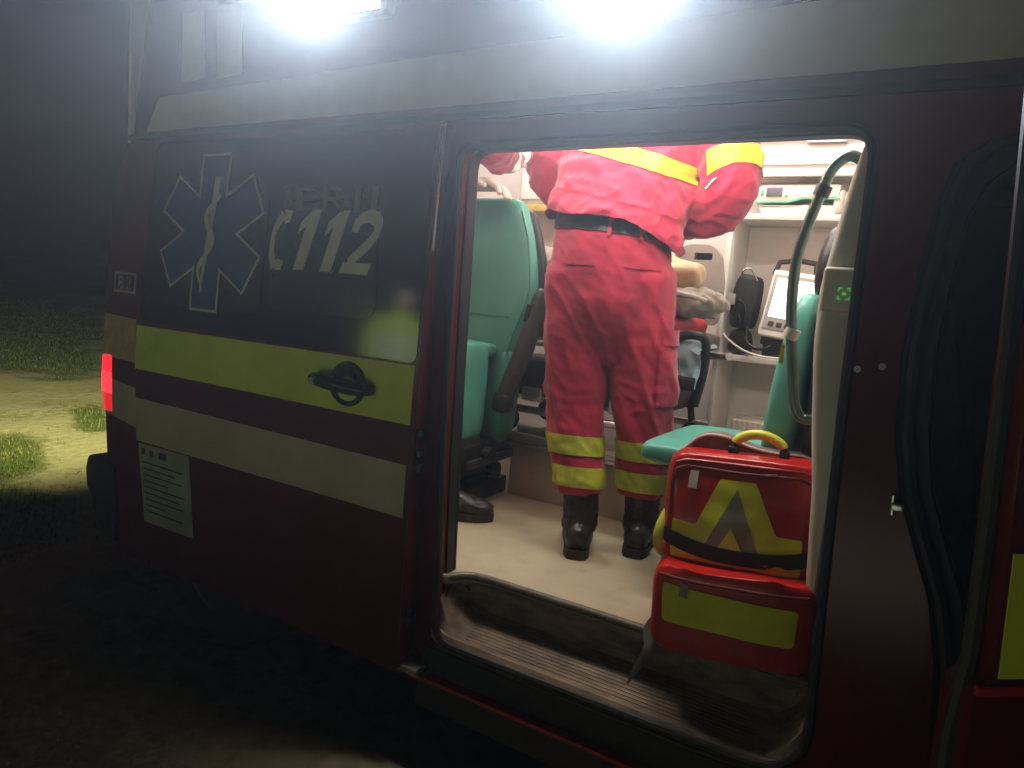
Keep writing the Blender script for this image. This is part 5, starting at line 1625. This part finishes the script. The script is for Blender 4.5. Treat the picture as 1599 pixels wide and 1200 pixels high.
tube('zip', [(x, bag_front(x, z) - 0.001, z) for x, z in [(-0.168, 0.30), (-0.167, 0.38), (-0.158, 0.415), (-0.135, 0.425), (-0.08, 0.424), (0.0, 0.422), (0.08, 0.424), (0.13, 0.425), (0.155, 0.412), (0.165, 0.38), (0.167, 0.28)]], 0.0045, 'zip', bb, seg=8)
tube('piping', [(x, bag_front(x, z) - 0.0005, z) for x, z in [(-0.172, 0.25), (-0.1715, 0.38), (-0.163, 0.430), (-0.135, 0.440), (-0.06, 0.441), (0.06, 0.441), (0.135, 0.440), (0.162, 0.430), (0.1705, 0.38), (0.171, 0.25)]], 0.004, 'vinyl_red', bb, seg=8)
tube('zip_pull', [(0.05, bag_front(0.05, 0.424) - 0.006, 0.424), (0.078, bag_front(0.08, 0.424) - 0.010, 0.428)], 0.005, 'zip', bb, seg=8)
on_front('name_tag', [[(-0.128, 0.375), (-0.106, 0.375), (-0.104, 0.416), (-0.124, 0.416)]], 'tag', 0.007, bag_front, bb)
# lower pocket
PA, PB, PZ0, PZ1 = 0.190, 0.064, -0.012, 0.196
def pk(z):
    t = (z - PZ0) / (PZ1 - PZ0)
    return float(np.interp(t, [0, 0.06, 0.2, 0.8, 0.93, 1.0], [0.88, 0.96, 1.0, 1.0, 0.96, 0.86]))
def pocket_front(x, z):
    u = min(0.999, abs(x) / (PA * pk(z)))
    t = (z - PZ0) / (PZ1 - PZ0)
    return -0.078 - PB * (0.45 + 0.55 * pk(z)) * (0.86 + 0.22 * t) * (1 - u ** 5) ** (1 / 5) - 0.008 * max(0, math.cos(abs(x) / PA * 1.5)) + 0.009 * mnoise.noise(Vector((x * 9, z * 9, 7)))
def build_pocket():
    bm = bmesh.new()
    zs = [PZ0 + (PZ1 - PZ0) * t for t in (0, 0.03, 0.06, 0.12, 0.2, 0.3, 0.4, 0.5, 0.6, 0.7, 0.8, 0.87, 0.93, 0.97, 1.0)]
    n = 40
    rows = []
    for z in zs:
        w = PA * pk(z)
        row = [bm.verts.new((w * math.copysign(abs(math.cos(a)) ** 0.4, math.cos(a)), pocket_front(w * math.copysign(abs(math.cos(a)) ** 0.4, math.cos(a)), z), z + (0.018 * mnoise.noise(Vector((math.cos(a) * 2.2, 0, 3))) * min(1, max(0, (z - 0.12) / 0.06)))))
               for a in np.linspace(math.pi, 0, n)]
        row = [bm.verts.new((-w, -0.03, z))] + row + [bm.verts.new((w, -0.03, z))]
        rows.append(row)
    for A, B_ in zip(rows, rows[1:]):
        for i in range(len(A) - 1):
            bm.faces.new((A[i], A[i + 1], B_[i + 1], B_[i]))
    bm.faces.new(rows[0][::-1]); bm.faces.new(rows[-1])
    return bm_obj(bm, 'front_pocket', 'vinyl_red', bag, 60)
pkt = build_pocket()
on_front('lime_panel', [round_poly([(-0.158, 0.060), (0.140, 0.052), (0.146, 0.140), (-0.160, 0.156)], 0.012, 4)], 'bag_lime', 0.003, pocket_front, pkt)
tube('pocket_zip', [(x, pocket_front(x, 0.172) - 0.001, 0.172) for x in np.linspace(-0.168, 0.165, 17)], 0.004, 'zip', pkt, seg=8)
on_front('pocket_tag', [[(-0.118, 0.130), (-0.098, 0.130), (-0.097, 0.164), (-0.116, 0.164)]], 'bag_grey', 0.006, pocket_front, pkt)
# back panel, carrying handle, webbing
prism('back_panel', round_poly([(-0.172, 0.02), (0.180, 0.02), (0.186, 0.43), (0.13, 0.470), (0.02, 0.472), (-0.06, 0.502), (-0.115, 0.498), (-0.165, 0.455)], 0.03), 0.075, 0.118, 'bag_trim', bag, 0.012, seg=3)
tube('panel_piping', [(x, 0.074, z) for x, z in catmull([(-0.160, 0.452), (-0.115, 0.488), (-0.06, 0.490), (0.0, 0.470), (0.06, 0.461), (0.13, 0.459), (0.165, 0.44), (0.178, 0.40)], 5)], 0.004, 'tag', bag, seg=8)
hp = catmull([(-0.036, 0.045, 0.468), (-0.024, 0.045, 0.492), (0.008, 0.045, 0.506), (0.045, 0.045, 0.504), (0.076, 0.045, 0.488), (0.086, 0.045, 0.466)], 5)
hd = tube('handle', hp[3:-3], 0.0125, 'handle_lime', bag, seg=12)
tube('handle_loop', hp, 0.007, 'strap', hd, seg=8)
for x in (-0.036, 0.086):
    box('handle_anchor', (x - 0.012, 0.030, 0.440), (x + 0.012, 0.060, 0.472), 'strap', hd, 0.003)
tube('loose_webbing', catmull([(-0.172, -0.06, 0.045), (-0.196, -0.075, 0.005), (-0.190, -0.092, -0.035), (-0.214, -0.100, -0.085), (-0.236, -0.105, -0.132)], 6), [0.014] * 14 + [0.013, 0.012, 0.011, 0.010, 0.009, 0.008, 0.006, 0.005, 0.004, 0.003, 0.002], 'bag_trim', bag, seg=8, flat=0.14, up=(0, 1, 0))
tube('side_webbing', catmull([(-0.178, -0.02, 0.30), (-0.192, -0.045, 0.26), (-0.194, -0.05, 0.22), (-0.182, -0.03, 0.19)], 6), 0.012, 'handle_lime', bag, seg=8, flat=0.3, up=(0, 1, 0))
# retaining strap from the bag to the pillar
sp = [(-0.182, 0.0, 0.255), (-0.178, -0.055, 0.252)] + [(x, bag_front(x, 0.235) - 0.006, 0.248 - 0.022 * (1 - ((x - 0.0) / 0.17) ** 2) - 0.05 * (x + 0.17) * 0.3) for x in np.linspace(-0.165, 0.165, 12)] + [(0.19, -0.06, 0.238), (0.215, -0.072, 0.240)]
def strap_mesh(name, pts, half, thick, mat, parent):
    bm = bmesh.new()
    P = [Vector(p) for p in pts]
    rows = []
    for i, p in enumerate(P):
        t = (P[min(i + 1, len(P) - 1)] - P[max(i - 1, 0)]).normalized()
        n = t.cross(Vector((0, 0, 1))).normalized()
        u = n.cross(t).normalized()
        rows.append([bm.verts.new(p + u * half - n * thick), bm.verts.new(p + u * half + n * thick), bm.verts.new(p - u * half + n * thick), bm.verts.new(p - u * half - n * thick)])
    for A, B_ in zip(rows, rows[1:]):
        for k in range(4):
            bm.faces.new((A[k], A[(k + 1) % 4], B_[(k + 1) % 4], B_[k]))
    bm.faces.new(rows[0][::-1]); bm.faces.new(rows[-1])
    return bm_obj(bm, name, mat, parent, 40)
strap_mesh('retaining_strap', sp, 0.0175, 0.0015, 'strap', bag)

# ================================================================== a small wall cabinet seen between seat and paramedic
wc = empty('wall_cabinet', (-0.45, 1.55, 1.76))
tag(wc, 'pale wall cabinet with ochre lower edge between the teal seat and the paramedic', 'cabinet')
box('carcass', (-0.25, -0.09, 0.02), (0.16, 0.10, 0.34), 'basket', wc, 0.006)
box('lower_edge', (-0.255, -0.10, -0.015), (0.165, 0.09, 0.018), 'ochre', wc, 0.004)
box('door_panel', (-0.235, -0.098, 0.04), (0.145, -0.090, 0.325), 'wall', wc, 0.003)

# ================================================================== one even, thin haze added to stand in for lens glare
bm = bmesh.new()
bm_box(bm, (-210, -210, -1.2), (210, 210, 2.62))
hz = bm_obj(bm, 'haze', None, None, 0)
hm = bpy.data.materials.new('glare_haze')
hm.use_nodes = True
hn, hl = hm.node_tree.nodes, hm.node_tree.links
for nd in list(hn):
    if nd.type == 'BSDF_PRINCIPLED':
        hn.remove(nd)
pv = hn.new('ShaderNodeVolumePrincipled')
pv.inputs['Color'].default_value = (0.92, 0.95, 1.0, 1)
pv.inputs['Density'].default_value = GLARE_HAZE
pv.inputs['Anisotropy'].default_value = 0.82
hl.new(pv.outputs['Volume'], hn['Material Output'].inputs['Volume'])
hz.data.materials.append(hm)
stuff(hz)
hz['label'] = 'thin pale haze added in place of lens glare round the lit lamps'
hz['category'] = 'haze'
